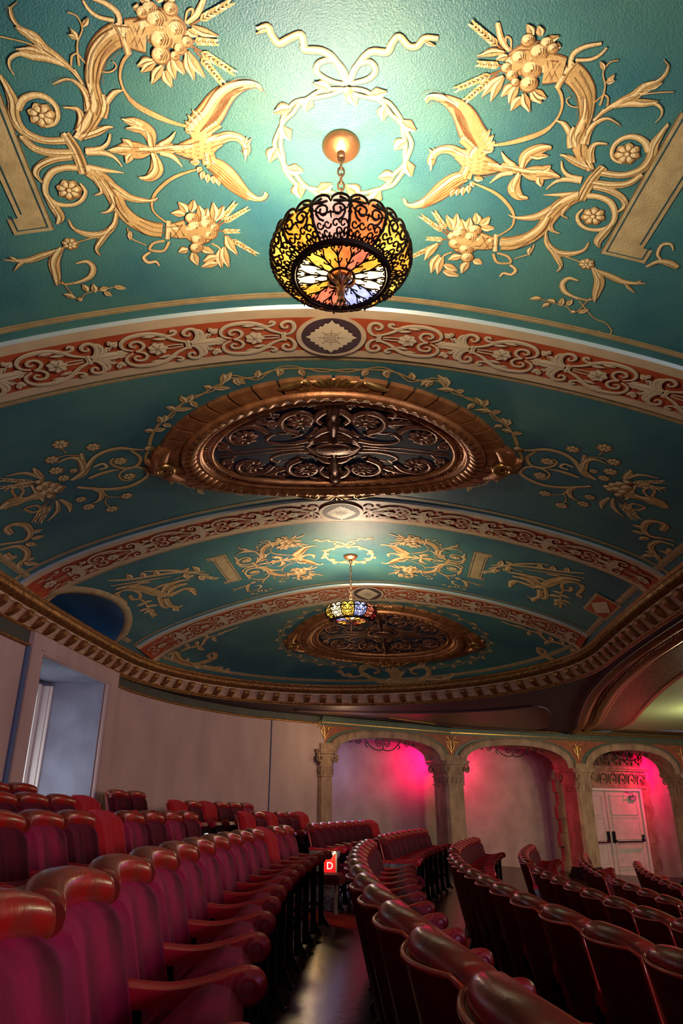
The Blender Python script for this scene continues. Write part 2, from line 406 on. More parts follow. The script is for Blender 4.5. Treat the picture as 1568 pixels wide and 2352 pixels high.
# ---------------------------------------------------------------- walls
HF = 1.64
WALL = [(-2.6, -6), (-3.15, -3), (-3.42, 0), (-3.50, 3), (-3.46, 5), (-3.38, 6.87), (-3.335, 7.51), (-3.16, 9.98), (-3.03, 10.85), (-2.60, 12.1), (-1.87, 13.35), (-1.1, 14.1), (-0.34, 14.7)]
WPx = catmull(WALL, 8)
NY0, NY1, NZ1 = 7.73, 9.63, 1.585     # window recess
def wall_x(y):
    for a, b in zip(WPx, WPx[1:]):
        if a[1] <= y <= b[1]: return a[0]+(b[0]-a[0])*(y-a[1])/(b[1]-a[1])
    return WPx[-1][0]
def floor_z(x, y):
    rho = math.hypot(29.5491-x, y-4.5221)
    return -1.03+0.1537*(rho-30.10)
wl = MB()
def wstrip(P, z0, z1, mi=0, off=0.0, flip=False):
    wl.grid([[(p[0]-off, p[1], z0 if z0 is not None else floor_z(p[0], p[1])-.25), (p[0]-off, p[1], z1)] for p in P], mi, flip=flip)
Pn = [p for p in WPx if p[1] < NY0]+[(wall_x(NY0), NY0)]
Pm = [(wall_x(NY0), NY0)]+[p for p in WPx if NY0 < p[1] < NY1]+[(wall_x(NY1), NY1)]
Pf = [(wall_x(NY1), NY1)]+[p for p in WPx if p[1] > NY1]
for P in (Pn, Pf): wstrip(P, None, HF)
wstrip(Pm, NZ1, HF)
fz = floor_z(-3.3, 8.5)-.25
XB = -4.06
for y in (NY0, NY1):
    x = wall_x(y); wl.grid([[(x, y, fz), (x, y, NZ1)], [(XB, y, fz), (XB, y, NZ1+.03)]], 1)
wl.grid([[(wall_x(y), y, NZ1), (XB, y, NZ1+.03)] for y in (NY0, 8.68, NY1)], 1)
wl.grid([[(XB, NY0, fz), (XB, NY0, NZ1+.03)], [(XB, NY1, fz), (XB, NY1, NZ1+.03)]], 1)
wall_left = struct(wl.build('wall_left', [M['wall'], M['reveal']], recalc=False), 'curved pink plaster wall behind the seats on the left')
wf = MB()
wf.grid([[(p[0]-.0, p[1], HF), (p[0]-.0, p[1], 1.80)] for p in WPx], 0)
wf.grid([[(p[0]+.001, p[1], HF-.022), (p[0]+.028, p[1], HF-.012), (p[0]+.03, p[1], HF+.008), (p[0]+.0, p[1], HF+.02)] for p in WPx], 1)
wf.build('frieze', [M['olive'], M['gold']], wall_left, recalc=False)
# raised surround of the recess and blue seams
sm = MB()
def along(y, off): return (wall_x(y)+off, y)
for (ya, yb, za, zb) in ((7.47, NY0-.06, -1.2, 1.79), (NY1+.08, 9.98, -1.2, 1.79), (NY0-.06, NY1+.08, NZ1+.05, 1.79)):
    n = 5; P = [along(ya+(yb-ya)*i/n, .055) for i in range(n+1)]
    sm.grid([[(x-.055, y, za), (x, y, za), (x, y, zb), (x-.055, y, zb)] for x, y in P], 0, smooth=False)
    for y in (ya, yb):
        x = wall_x(y); sm.add([(x, y, za), (x+.055, y, za), (x+.055, y, zb), (x, y, zb)], [(0, 1, 2, 3)], 0, False)
# inner moulding of the opening
for y in (NY0-.03, NY1+.04):
    sm.tube([(wall_x(y)+.03, y, -1.1), (wall_x(y)+.03, y, NZ1+.03)], .035, 1, 6)
sm.tube([(wall_x(y)+.03, y, NZ1+.03) for y in (NY0-.03, 8.6, NY1+.04)], .035, 1, 6)
for y, r in ((7.45, .03), (9.995, .008), (13.9, .010)):
    sm.tube([(wall_x(y)+.012, y, -1.1), (wall_x(y)+.012, y, HF-.02)], r, 2, 6)
sm.build('recess_surround', [M['wall'], M['wall'], M['wallblue']], wall_left)
# the window at the back of the recess
wn = MB()
for y in (7.95, 8.68, 9.42): wn.box((XB+.06, y, .25), (.10, .09, 2.6))
for z in (-.95, .2, 1.45): wn.box((XB+.05, 8.68, z), (.07, 1.5, .07))
win = struct(wn.build('window_1', M['white']), 'recessed window with pale frame in the left wall')
jb = MB(); jb.box((XB+.10, NY1-.05, .25), (.14, .05, 2.6)); jb.box((XB+.19, NY1-.03, .25), (.03, .04, 2.6)); jb.build('window_jamb', M['white'], win)
gl = MB(); gl.box((XB+.03, 8.68, .25), (.012, 1.5, 2.4))
gl.build('pane', mat('window_pane', (.25, .3, .4), .2, emit=(.75, .85, 1.0), estr=.5), win)

# ---------------------------------------------------------------- soffit between cornice, walls and the balcony opening
AR = [Vector((-0.34, 14.70)), Vector((2.45, 16.66)), Vector((5.73, 18.08)), Vector((8.85, 19.40)), Vector((12.1, 20.75)), Vector((15.4, 22.1))]
SZ = 1.775
ad = (AR[3]-AR[0]).normalized(); an = Vector((ad.y, -ad.x))     # an points into the room
LINE = [(3.0, -6), (3.12, -1), (3.18, 3), (3.33, 6.72), (3.47, 8.6), (3.63, 9.8), (3.99, 11.7), (4.50, 13.75), (4.95, 15.4), (5.30, 16.7), (5.5, 18.2)]
LC = [Vector(p) for p in catmull(LINE, 6)]
so = MB()
Lo = [p+n*.125 for p, n in zip(LPs, LN)]
# left and end part: join cornice to wall / arcade by casting each cornice point outward
outer = [Vector(p[:2]) for p in WPx]+[AR[0]+(AR[1]-AR[0])*f for f in (.25, .5, .75, 1)]+[AR[2]]
def seg_hit(p, d, poly):
    best = None
    for a, b in zip(poly, poly[1:]):
        e = b-a; den = d.x*e.y-d.y*e.x
        if abs(den) < 1e-9: continue
        w_ = a-p; k = (w_.x*e.y-w_.y*e.x)/den; m = (w_.x*d.y-w_.y*d.x)/den
        if k > -0.3 and -1e-6 <= m <= 1+1e-6 and (best is None or k < best): best = k
    return best
strip = []; full = outer+[Vector((5.5, 18.2))]+LC[::-1]
for p, n in zip(Lo, LN):
    k = seg_hit(p, n, full)
    q = p+n*max(0.0, k) if k is not None else p
    strip.append([(p.x, p.y, SZ), (q.x, q.y, SZ)])
so.grid(strip, 0, smooth=False)
soffit = struct(so.build('trim_7', [M['purple']], recalc=False), 'flat dark soffit between cornice and walls')
# sunk brown panel over the arcade
pm = MB()
pa = [(-0.9, 13.55), (0.2, 14.45), (2.45, 16.2), (4.62, 17.2), (4.50, 15.8), (4.05, 14.1), (3.55, 13.1), (2.9, 13.55), (1.6, 13.95), (0.3, 13.85)]
pac = [Vector(p) for p in catmull(pa, 5, True)]; cen = sum(pac, Vector((0, 0)))/len(pac)
pm.grid([[(p.x, p.y, SZ-.002), (p.x, p.y, SZ-.03), (*(p+(cen-p).normalized()*.05), SZ-.03), (*(p+(cen-p).normalized()*.07), SZ-.004)] for p in pac], 1, closeu=True, smooth=False)
pm.add([(*(p+(cen-p).normalized()*.06), SZ-.004) for p in pac]+[(cen.x, cen.y, SZ-.004)], [(i, (i+1) % len(pac), len(pac)) for i in range(len(pac))], 0, False)
pm.build('soffit_panel', [M['soffit'], M['purple']], soffit, recalc=False)

# ---------------------------------------------------------------- balcony ceiling to the right with its curved mouldings
LCn = normals(LC)      # left of travel = towards -x ; the opening lies to the right
def off(d): return [p-n*d for p, n in zip(LC, LCn)]
bm_ = MB()
def ring(prof, mi, smooth=True):
    bm_.grid([[(p.x-n.x*o, p.y-n.y*o, z) for o, z in prof] for p, n in zip(LC, LCn)], mi, smooth=smooth)
ring([(-.02, SZ), (0, SZ-.03), (.03, SZ-.03), (.05, SZ)], 1)
ring([(.05, SZ), (.09, SZ+.015), (.14, SZ-.03), (.17, SZ-.035), (.19, SZ-.01)], 0)
ring([(.19, SZ-.01), (.24, SZ+.06), (.33, SZ+.10), (.40, SZ+.09), (.45, SZ+.05)], 0)
ring([(.45, SZ+.05), (.48, SZ+.03), (.52, SZ+.04), (.54, SZ+.07)], 2)
ring([(.54, SZ+.07), (.57, SZ+.05), (.60, SZ+.07)], 2)
ring([(.60, SZ+.07), (1.18, SZ+.07)], 3)
ring([(1.18, SZ+.07), (1.20, SZ+.05), (1.24, SZ+.05), (1.26, SZ+.075)], 2)
bal = struct(bm_.build('trim_8', [M['gold'], M['purple'], M['goldlit'], M['scrollfield']], recalc=False), 'curved gilded mouldings of the balcony ceiling')
pg = MB(); far_ = [Vector((p.x+18, p.y)) for p in LC]
pg.grid([[(p.x, p.y, SZ+.075), (q.x, q.y, SZ+.075)] for p, q in zip(off(1.26), far_)], 0, smooth=False)
wq = [AR[2]-an*.3+ad*.2, AR[3]-an*.3, AR[4]-an*.3, AR[5]-an*.3]
pg.grid([[(p.x, p.y, SZ+.076), (p.x+(14 if i else 14), 18.1, SZ+.076)] for i, p in enumerate(wq)], 0, smooth=False)
pg.grid([[(p.x, p.y, SZ+.074), (*(p+an*.75), SZ+.074)] for p in [AR[2]+ad*.9]+AR[3:]], 1, smooth=False)
pg.grid([[(*(p+an*.74), SZ+.075), (*(p+an*.76), SZ+.055), (*(p+an*.80), SZ+.055), (*(p+an*.82), SZ+.075)] for p in [AR[2]+ad*.9]+AR[3:]], 2, smooth=False)
struct(pg.build('ceiling_balcony', [M['palegreen'], M['scrollfield'], M['goldlit']], recalc=False), 'pale green balcony ceiling at the right edge')
bd = MB()
for p, n in zip(*(lambda P: (P, normals(P)))(resample(LC, .055))):
    for o_, z_ in ((.30, SZ+.085), (.36, SZ+.08)):
        jx, jy = random.uniform(-.01, .01), random.uniform(-.012, .012)
        c = Vector((p.x-n.x*o_+jx, p.y-n.y*o_+jy, z_-.012)); r = .019
        bd.add([c+Vector((r, 0, 0)), c+Vector((0, r, 0)), c-Vector((r, 0, 0)), c-Vector((0, r, 0)), c-Vector((0, 0, r*1.3))], [(0, 1, 4), (1, 2, 4), (2, 3, 4), (3, 0, 4)], 0, True)
bd.build('leaf_beads', M['goldlit'], bal, recalc=False)
tm = MB()
for a, b in zip(AR[1:], AR[2:]):
    pass

# ---------------------------------------------------------------- arcade
AH = [1.145, 1.054, 0.965, 0.90, 0.86, .82]                     # spring heights
WT = 0.46                                                       # wall thickness
aw = MB(); av = MB(); ent = MB(); sd = MB()
mot = []
for i in range(len(AR)-1):
    A, B = AR[i], AR[i+1]; d = (B-A); Ln = d.length; d.normalize(); nrm = Vector((d.y, -d.x))
    def W(u, z, o=0.0): p = A+d*u+nrm*o; return (p.x, p.y, z)
    za, zb = AH[i], AH[i+1]; u0, u1 = (0.10 if i == 0 else .17), Ln-.17
    c = (u0+u1)/2; hw = (u1-u0)/2; top = 1.60; aw_ = .20
    K = 28; inn = []; out = []
    for k in range(K+1):
        th = PI-PI*k/K; cs, sn = math.cos(th), math.sin(th); zs_ = za+(zb-za)*(cs+1)/2
        sg = (1 if cs > 0 else -1)
        ex = abs(cs)**.86*sg; ez = abs(sn)**.86
        inn.append((c+(hw-aw_)*ex+.0, zs_+(top-aw_*.8-zs_)*ez)); out.append((c+hw*ex, zs_+(top-zs_)*ez))
    # archivolt: front face, soffit, outer lip
    av.grid([[W(a[0], a[1], -WT), W(a[0], a[1], .06), W(a[0]*.25+b[0]*.75, a[1]*.25+b[1]*.75, .07), W(b[0], b[1], .045), W(b[0], b[1], 0)] for a, b in zip(inn, out)], 0, smooth=False)
    # spandrel wall
    aw.grid([[W(b[0], b[1], .005), W(b[0], HF+.0, .005)] for b in out], 0, smooth=False)
    aw.grid([[W(0, AH[i], .005), W(0, HF, .005)], [W(u0, AH[i], .005), W(u0, HF, .005)]], 0)
    aw.grid([[W(u1, AH[i+1], .005), W(u1, HF, .005)], [W(Ln, AH[i+1], .005), W(Ln, HF, .005)]], 0)
    aw.grid([[W(a[0], a[1], -WT), W(a[0], HF+.1, -WT)] for a in inn], 2, smooth=False)
    # dark green outline next to the archivolt
    aw.grid([[W(b[0], b[1], .012), W(c+(b[0]-c)*1.06, b[1]+.035, .012)] for b in out if b[1] < 1.585], 1, smooth=False)
    for z0, z1, o0, o1, mi in ((HF-.03, HF+.01, .03, .03, 1), (HF+.01, HF+.03, .05, .05, 2), (HF+.03, SZ-.03, .04, .06, 0), (SZ-.03, SZ+.08, .09, .12, 1)):
        ent.grid([[W(-.1, z0, o0), W(-.1, z1, o1), W(-.1, z1, -.1)], [W(Ln+.05, z0, o0), W(Ln+.05, z1, o1), W(Ln+.05, z1, -.1)]], mi, smooth=False)
    mot.append((A, d, nrm))
arcade = struct(aw.build('wall_far', [M['spandrel'], M['green'], M['wall']], recalc=False), 'arcaded wall with rust spandrels at the far side')
av.build('archivolt', M['stone'], arcade, recalc=False)
tr9 = struct(ent.build('trim_9', [M['green'], M['green'], M['goldlit']], recalc=False), 'green entablature above the arcade')
gb = MB()
q0 = AR[1]+(AR[2]-AR[1])*.93
for a, b in ((q0, AR[3]), (AR[3], AR[4]), (AR[4], AR[5])):
    gb.tube([(*(a+an*.16), SZ-.012), (*(b+an*.16), SZ-.012)], .022, 0, 8); gb.tube([(*(a+an*.20), SZ+.03), (*(b+an*.20), SZ+.03)], .018, 0, 8)
gb.tube([(*(AR[0]+ad*1.2+an*.5), SZ-.01), (*(AR[1]+an*.28), SZ-.02), (*(AR[1]+(AR[2]-AR[1])*.8+an*.22), SZ-.02)], .018, 0, 8)
gb.build('gilt_rail', M['goldlit'], tr9)
# painted plant motif in each spandrel
for i in (0, 1, 2, 3, 4):
    A, d, nrm = mot[i]; mm = MB()
    def W2(u, z, o=.02): p = A+d*u+nrm*o; return (p.x, p.y, z)
    def rb(P, w0, mir=True):
        for sg in ((1, -1) if mir else (1,)):
            Q = catmull([(sg*u, z, w_) for u, z, w_ in P], 5); rr = []
            for k, (u, z, w_) in enumerate(Q):
                a = Q[max(0, k-1)]; b = Q[min(len(Q)-1, k+1)]; l = math.hypot(b[0]-a[0], b[1]-a[1]) or 1
                nx, nz = -(b[1]-a[1])/l, (b[0]-a[0])/l
                rr.append([W2(u-nx*w_, z-nz*w_), W2(u, z, .03), W2(u+nx*w_, z+nz*w_)])
            mm.grid(rr)
    z0 = HF-.46 if i else HF-.34
    k_ = 1.0
    rb([(0, z0, .004), (0, z0+.14, .016), (0, z0+.28, .012), (0, z0+.40, .003)], 0, False)
    rb([(0, z0+.05, .008), (.06, z0+.15, .014), (.09, z0+.24, .012), (.05, z0+.30, .009), (.02, z0+.26, .004)], 0)
    rb([(.02, z0+.18, .006), (.10, z0+.28, .012), (.18, z0+.27, .012), (.26, z0+.34, .003)], 0)
    rb([(.02, z0+.24, .006), (.07, z0+.37, .012), (.13, z0+.38, .008), (.12, z0+.33, .003)], 0)
    mm.build('spandrel_motif', M['goldlit'], arcade, recalc=False)

# columns and capitals: one thing each
def column(P, zt, wd, depth, half=False):
    c = empty('stone_column', (P.x, P.y, floor_z(P.x, P.y)), math.atan2(ad.y, ad.x)); z0 = 0.0; H = zt-floor_z(P.x, P.y)
    m = MB(); ch = .05; hw = wd/2; x0 = -hw
    poly = [(x0+ch, -hw), (hw-ch, -hw), (hw, -hw+ch), (hw, hw), (x0, hw), (x0, -hw+ch)]
    m.prism(poly, .26, H-.50); m.build('shaft', M['stone'], c)
    b = MB()
    for k, (zz, e) in enumerate(((.0, .09), (.12, .09), (.14, .05), (.22, .05), (.27, .01))): pass
    b.prism([(x*1.28, y*1.28) for x, y in poly], 0, .13); b.prism([(x*1.14, y*1.14) for x, y in poly], .13, .20); b.prism([(x*1.06, y*1.06) for x, y in poly], .20, .27)
    b.build('plinth', M['iron'], c)
    k = MB(); z1 = H-.50
    for (za, zb, e0, e1) in ((0, .03, 1.10, 1.10), (.03, .17, 1.0, 1.05), (.17, .20, 1.12, 1.12), (.20, .42, 1.02, 1.25), (.42, .455, 1.45, 1.45), (.455, .50, 1.52, 1.56)):
        vs = [(x*e0, y*e0, z1+za) for x, y in poly]+[(x*e1, y*e1, z1+zb) for x, y in poly]; n = len(poly)
        k.add(vs, [tuple(range(n))[::-1], tuple(range(n, 2*n))]+[(i, (i+1) % n, n+(i+1) % n, n+i) for i in range(n)], 0, False)
    # volutes and acanthus leaves
    for fx, fy, rz in ((0, -1, 0), (1, 0, PI/2), (-1, 0, -PI/2)):
        for sg in (-1, 1):
            pts = []
            for q in range(22):
                a = q/21*PI*3.2; r = .085*(1-q/24)
                u = sg*(hw*1.05-.0)+sg*(r*math.sin(a))*1.0; z = z1+.33+r*math.cos(a)
                if fy: pts.append((u, -hw*1.32, z))
                else: pts.append((fx*hw*1.32, u, z))
            k.tube(pts, .017, 0, 6)
        for u in (-.66, -.22, .22, .66):
            for zz, ln in ((.03, .13), (.19, .14)):
                cx_, w_ = u*hw*(1.05), hw*.2
                o1, o2 = hw*1.03, hw*1.16
                pr = [(cx_-w_, o1, z1+zz), (cx_+w_, o1, z1+zz), (cx_+w_*.9, o1*1.04, z1+zz+ln*.7), (cx_, o2*1.02, z1+zz+ln), (cx_-w_*.9, o1*1.04, z1+zz+ln*.7), (cx_, o2, z1+zz+ln*.45)]
                vs = [(a, -b, z) if fy else (fx*b, a, z) for a, b, z in pr]
                k.add(vs, [(0, 1, 5), (1, 2, 5), (2, 3, 5), (3, 4, 5), (4, 0, 5)], 0, True)
    k.build('capital', M['stone'], c)
    st = MB(); st.prism([(-hw*.75, -hw*.8), (hw*.75, -hw*.8), (hw*.75, hw), (-hw*.75, hw)], H, H+.12); st.build('springer_block', M['stone'], c)
    return c
CL = ['narrow stone column where the left wall meets the arcade', 'stone column between the first and second arches', 'stone column between second and third arches, left of the doors', 'stone column right of the white doors, at the frame edge']
for i in range(4):
    cc = column(AR[i]-an*(.12 if i else .05), AH[i], .30 if i == 0 else .48, .4)
    tag(cc, CL[i], 'column', 'arcade columns')

# back wall of the passage behind the arcade
BO = 1.45
bw0 = AR[0]-an*BO-ad*1.2; bw1 = AR[5]-an*BO
def BWp(m, z, o=0.0): p = bw0+ad*m+an*o; return (p.x, p.y, z)
def bw_m(px, py):
    """distance along the back wall"""
    return (Vector((px, py))-bw0).dot(ad)
bw = MB(); LB = (bw1-bw0).length
bw.grid([[BWp(m, -2.3), BWp(m, 2.0)] for m in (0, LB/3, 2*LB/3, LB)], 0)
bw.grid([[(AR[0].x-.25, AR[0].y-.02, -2.3), (AR[0].x-.25, AR[0].y-.02, 2)], [BWp(.8, -2.3), BWp(.8, 2)]], 0)
wall_back = struct(bw.build('wall_back', [M['backwall']], recalc=False), 'grey plaster wall behind the arcade lit magenta')
bc = MB(); bc.grid([[(*(p+an*.02), 1.72), (*(p-an*(BO+.2)), 1.72)] for p in AR], 0); struct(bc.build('ceiling_passage', M['wall'], recalc=False))
bb = MB(); bb.grid([[BWp(m, -1.13-.14*(m-6.25), .04), BWp(m, -1.35-.14*(m-6.25), .05), BWp(m, -2.2, .05)] for m in (0, 3, 6, 8.4)], 0, smooth=False); struct(bb.build('baseboard_far', M['black'], recalc=False))

# ---------------------------------------------------------------- floor
fl = MB(); rows = []
for i in range(0, 46):
    rho = 17.0+i*0.4; r = []
    for j in range(0, 60):
        a = (-14+j*0.72)/30.0
        x = 29.5491-rho*math.cos(a); y = 4.5221+rho*math.sin(a)
        r.append((x, y, floor_z(x, y)))
    rows.append(r)
fl.grid(rows)
floor = struct(fl.build('floor', M['floor'], recalc=False), 'raked glossy brown floor')
# ---------------------------------------------------------------- seats
SCX, SCY, RB0, PITCH, RAKE = 29.5491, 4.5221, 30.3464, 0.8456, 0.13
HB = 0.921                      # crest of the back above the floor
def top_curve(u):               # crest of the leather roll, u in -1..1
    k = max(-1, min(1, u)); return 0.884+0.032*(1-abs(k)**2.6)-0.012*max(0, abs(k)-.93)/.07
def board_top(u): return 0.862+.006*u*u-.05*max(0, abs(u)-.9)/.1*.4
def back_x(z): return 0.24*(HB-z)
def plate(zfun, xf, xb, hw, z0, nu=16, nv=10, narrow=0.0, rnd=0.0):
    """closed slab: columns across y, rows up z"""
    F = []; B = []
    for i in range(nu+1):
        u = -1+2*i/nu; f = []; b = []
        zt = zfun(u)
        for j in range(nv+1):
            v = j/nv; z = z0+(zt-z0)*v
            y = u*(hw-narrow*(1-v))
            f.append((xf(u, v, z), y, z)); b.append((xb(u, v, z), y, z))
        F.append(f); B.append(b)
    return F, B
def slab_mb(mb, F, B, mf=0, mbk=0, me=0):
    mb.grid(F, mf); mb.grid(B, mbk)
    n = len(F); k = len(F[0])
    loopF = [F[i][0] for i in range(n)]+[F[-1][j] for j in range(1, k)]+[F[i][-1] for i in range(n-2, -1, -1)]+[F[0][j] for j in range(k-2, 0, -1)]
    loopB = [B[i][0] for i in range(n)]+[B[-1][j] for j in range(1, k)]+[B[i][-1] for i in range(n-2, -1, -1)]+[B[0][j] for j in range(k-2, 0, -1)]
    mb.grid([loopF, loopB], me, closev=True)
HWB = 0.247
def curve_in(u): return 0.045*u*u           # backs are slightly dished
def mk_board():
    mb = MB()
    F, B = plate(board_top, lambda u, v, z: back_x(z)+curve_in(u)-.002, lambda u, v, z: back_x(z)+curve_in(u)-.022-.020*(1-u*u), HWB, 0.27, narrow=.035)
    slab_mb(mb, F, B, 0, 0, 0)
    # raised rim round the rear board
    P = [B[0][j] for j in range(2, 11)]+[B[i][-1] for i in range(1, 17)]+[B[-1][j] for j in range(9, 1, -1)]
    mb.tube([(x-.002, y, z) for x, y, z in P], .0075, 1, 6)
    return mb
def mk_pad(full=False):
    mb = MB(); cut = 0.008 if full else 0.075
    def xf(u, v, z):
        e = min(1, (1-abs(u))/.10)**.5*min(1, (1-v)/.10+ .05)**.5*min(1, v/.06+.1)**.5
        return back_x(z)+curve_in(u)+.006+.070*e+.010*(1-u*u)+.0035*math.cos(u*PI*5)*min(1,(1-v)*6)
    F, B = plate(lambda u: (top_curve(u) if full else .832+.020*math.cos(PI*u/2)), xf, lambda u, v, z: back_x(z)+curve_in(u)-(.010 if full else 0), HWB-.006, 0.36, 20, 16, narrow=.012)
    slab_mb(mb, F, B); return mb
def mk_roll():
    mb = MB(); rows = []; n = 30; m_ = 16
    for i in range(n+1):
        u = -1+2*i/n; zt = top_curve(u); e = max(0, 1-((abs(u)-.90)/.10)**2)**.5 if abs(u) > .90 else 1
        taper = .84+.16*e; hump = 1-u*u
        r = []
        for q in range(m_):
            a = 2*PI*q/m_
            hx = (.042+.007*hump)*taper; hz = (.036+.008*hump)*taper
            cz = zt-hz; cx = back_x(cz)+curve_in(u)+.020
            sx = math.cos(a); sz = math.sin(a)
            r.append((cx+hx*(abs(sx)**.8)*(1 if sx > 0 else -1), u*HWB*(.955+.045*e) , cz+hz*(abs(sz)**.85)*(1 if sz > 0 else -1)*(1.0 if sz > 0 else 1.1)))
        rows.append(r)
    mb.grid(rows, 0, closev=True)
    mb.add(rows[0], [tuple(range(m_))], 0); mb.add(rows[-1], [tuple(range(m_))[::-1]], 0)
    return mb
SEAT_A = math.radians(40)
def mk_cushion(down=False):
    ang = 0.0 if down else SEAT_A
    mb = MB(); L_ = .36; top = []; bot = []
    ca, sa = math.cos(ang), math.sin(ang)
    for i in range(13):
        u = -1+2*i/12; a = []; b = []
        for j in range(11):
            v = j/10; e = min(1, (1-abs(u))/.16+.02)**.5*min(1, (1-v)/.14+.02)**.5
            w_ = (.20+.025*v)*u; l = .02+L_*v*(1-.05*u*u); h = .055*e+.005
            a.append((l, w_, h)); b.append((l, w_*.97, -.035))
        top.append(a); bot.append(b)
    X = lambda p: (.15+p[0]*ca-p[2]*sa, p[1], .40+p[0]*sa+p[2]*ca)
    slab_mb(mb, [[X(p) for p in r] for r in top], [[X(p) for p in r] for r in bot], 0, 1, 1)
    return mb
def mk_arm():
    mb = MB(); y0 = -.27
    tp = [(.07, .655), (.12, .655), (.20, .645), (.28, .640), (.36, .652), (.43, .670), (.475, .672), (.503, .655), (.510, .625), (.495, .598), (.465, .590), (.445, .600)]
    bt = [(.07, .585), (.12, .590), (.20, .590), (.28, .588), (.34, .590), (.38, .596), (.405, .600), (.425, .604), (.432, .606), (.436, .606), (.440, .604), (.444, .602)]
    T_ = catmull(tp, 3); B_ = catmull(bt, 3); rows = []
    for (a, b) in zip(T_, B_):
        k = []
        hwid = .030
        for y, f in ((-hwid, .0), (-hwid, .80), (-hwid*.7, .97), (0, 1.04), (hwid*.7, .97), (hwid, .80), (hwid, 0)):
            k.append((b[0]+(a[0]-b[0])*f, y0+y, b[1]+(a[1]-b[1])*f))
        rows.append(k)
    mb.grid(rows, 0, closev=True); mb.add(rows[0], [tuple(range(7))], 0)
    for sd in (-1, 1):                        # carved spiral and rear boss
        pts = []
        for q in range(20):
            a = PI*.6+q/19*PI*3.0; r = .036*(1-q/26); pts.append((.466+r*math.cos(a), y0+sd*.031, .630+r*math.sin(a)))
        mb.tube(pts, .0045, 0, 5)
        pts = [(.105+.020*math.cos(a), y0+sd*.031, .617+.022*math.sin(a)) for a in [PI*q/8-PI/2 for q in range(9)]]
        mb.tube(pts, .004, 0, 5)
    return mb
def mk_standard(y0=-.27):
    mb = MB()
    for x, w_ in ((.40, .05), (.19, .04)): mb.box((x, y0, .30 if x > .3 else .33), (w_, .022, .58 if x > .3 else .52))
    mb.box((.29, y0, .46), (.20, .018, .05)); mb.box((.29, y0, .20), (.22, .016, .035))
    for sg, x in ((1, .40), (-1, .19)):
        mb.tube(catmull([(x, y0, .22), (x+sg*.015, y0, .10), (x+sg*.055, y0, .025), (x+sg*.085, y0, .006)], 4), [.020]*9+[.016]*4, 0, 6)
    mb.tube([(.06, y0, .60), (.15, y0, .33)], .013, 0, 6)
    return mb
def mk_end():
    mb = MB(); y0 = -.305
    F = []; B = []
    for i in range(13):
        v = i/12; z = .02+.60*v
        hw = .155-.045*math.sin(PI*v)+(.03 if v > .9 else 0); c = .26
        F.append([(c+hw*u, y0-.022+.012*math.cos(u*PI*2.0)*math.sin(v*PI*5), z) for u in [-1+k/5 for k in range(11)]])
        B.append([(c+hw*u, y0+.018, z) for u in [-1+k/5 for k in range(11)]])
    slab_mb(mb, F, B)
    for cz in (.52, .30):
        pts = []
        for q in range(26):
            a = q/25*PI*4; r = .060*(1-q/32); pts.append((.26+r*math.cos(a), y0-.03, cz+r*math.sin(a)))
        mb.tube(pts, .008, 0, 5)
    return mb
protos = {}
hide = []
_arm = mk_arm().build('armrest', M['paintred'], auto=0.7); _std = mk_standard().build('standard', M['iron'])
_arm2 = _arm.copy(); _arm2.data = _arm.data; _std2 = _std.copy()
_board = mk_board().build('back_board', [M['board'], M['edge']])
_pad = {k: mk_pad().build('backrest', M[k]) for k in ('velvet', 'velvetdark')}
_padf = mk_pad(True).build('backrest', M['redcloth'])
_roll = mk_roll().build('head_roll', M['leather'])
_cu = {k: mk_cushion().build('seat', [M[k], M['pan']]) for k in ('velvet', 'velvetdark', 'redcloth')}
_cd = mk_cushion(True).build('seat', [M['velvetdark'], M['pan']])
_cdr = mk_cushion(True).build('seat', [M['velvetdark'], M['pan']])
_end = mk_end().build('end_panel', M['castgrey'])
_endw = mk_end().build('end_panel', M['white'])
_std3 = (lambda b: (b.box((.44, 0, .19), (.035, .035, .36)), b)[1])(MB()).build('leg', M['white'])
lib = [_std3, _arm, _std, _arm2, _board, _padf, _roll, _cd, _cdr, _end, _endw]+list(_pad.values())+list(_cu.values())
for o in lib:
    if o.name in C.objects: C.objects.unlink(o)
def put(src, parent, dy=0.0, name=None):
    c = src.copy(); C.objects.link(c); c.parent = parent; c.location = (0, dy, 0)
    return c
ORD = ['', 'first', 'second', 'third', 'fourth', 'fifth', 'sixth', 'seventh', 'eighth', 'ninth', 'tenth', 'eleventh', 'twelfth', 'thirteenth', 'fourteenth', 'fifteenth', 'sixteenth']
RN = {-3: 'rearmost row along the left wall', -2: 'third row left of the gap', -1: 'second row left of the gap', 0: 'front row left of the gap',
      1: 'first row right of the gap', 2: 'second row right of the gap', 3: 'third row right of the gap', 4: 'fourth row right of the gap',
      5: 'fifth row right of the gap', 6: 'sixth row right of the gap', 7: 'seventh row right of the gap'}
def rowR(k): return RB0-PITCH*k if k > -3 else RB0+2.50
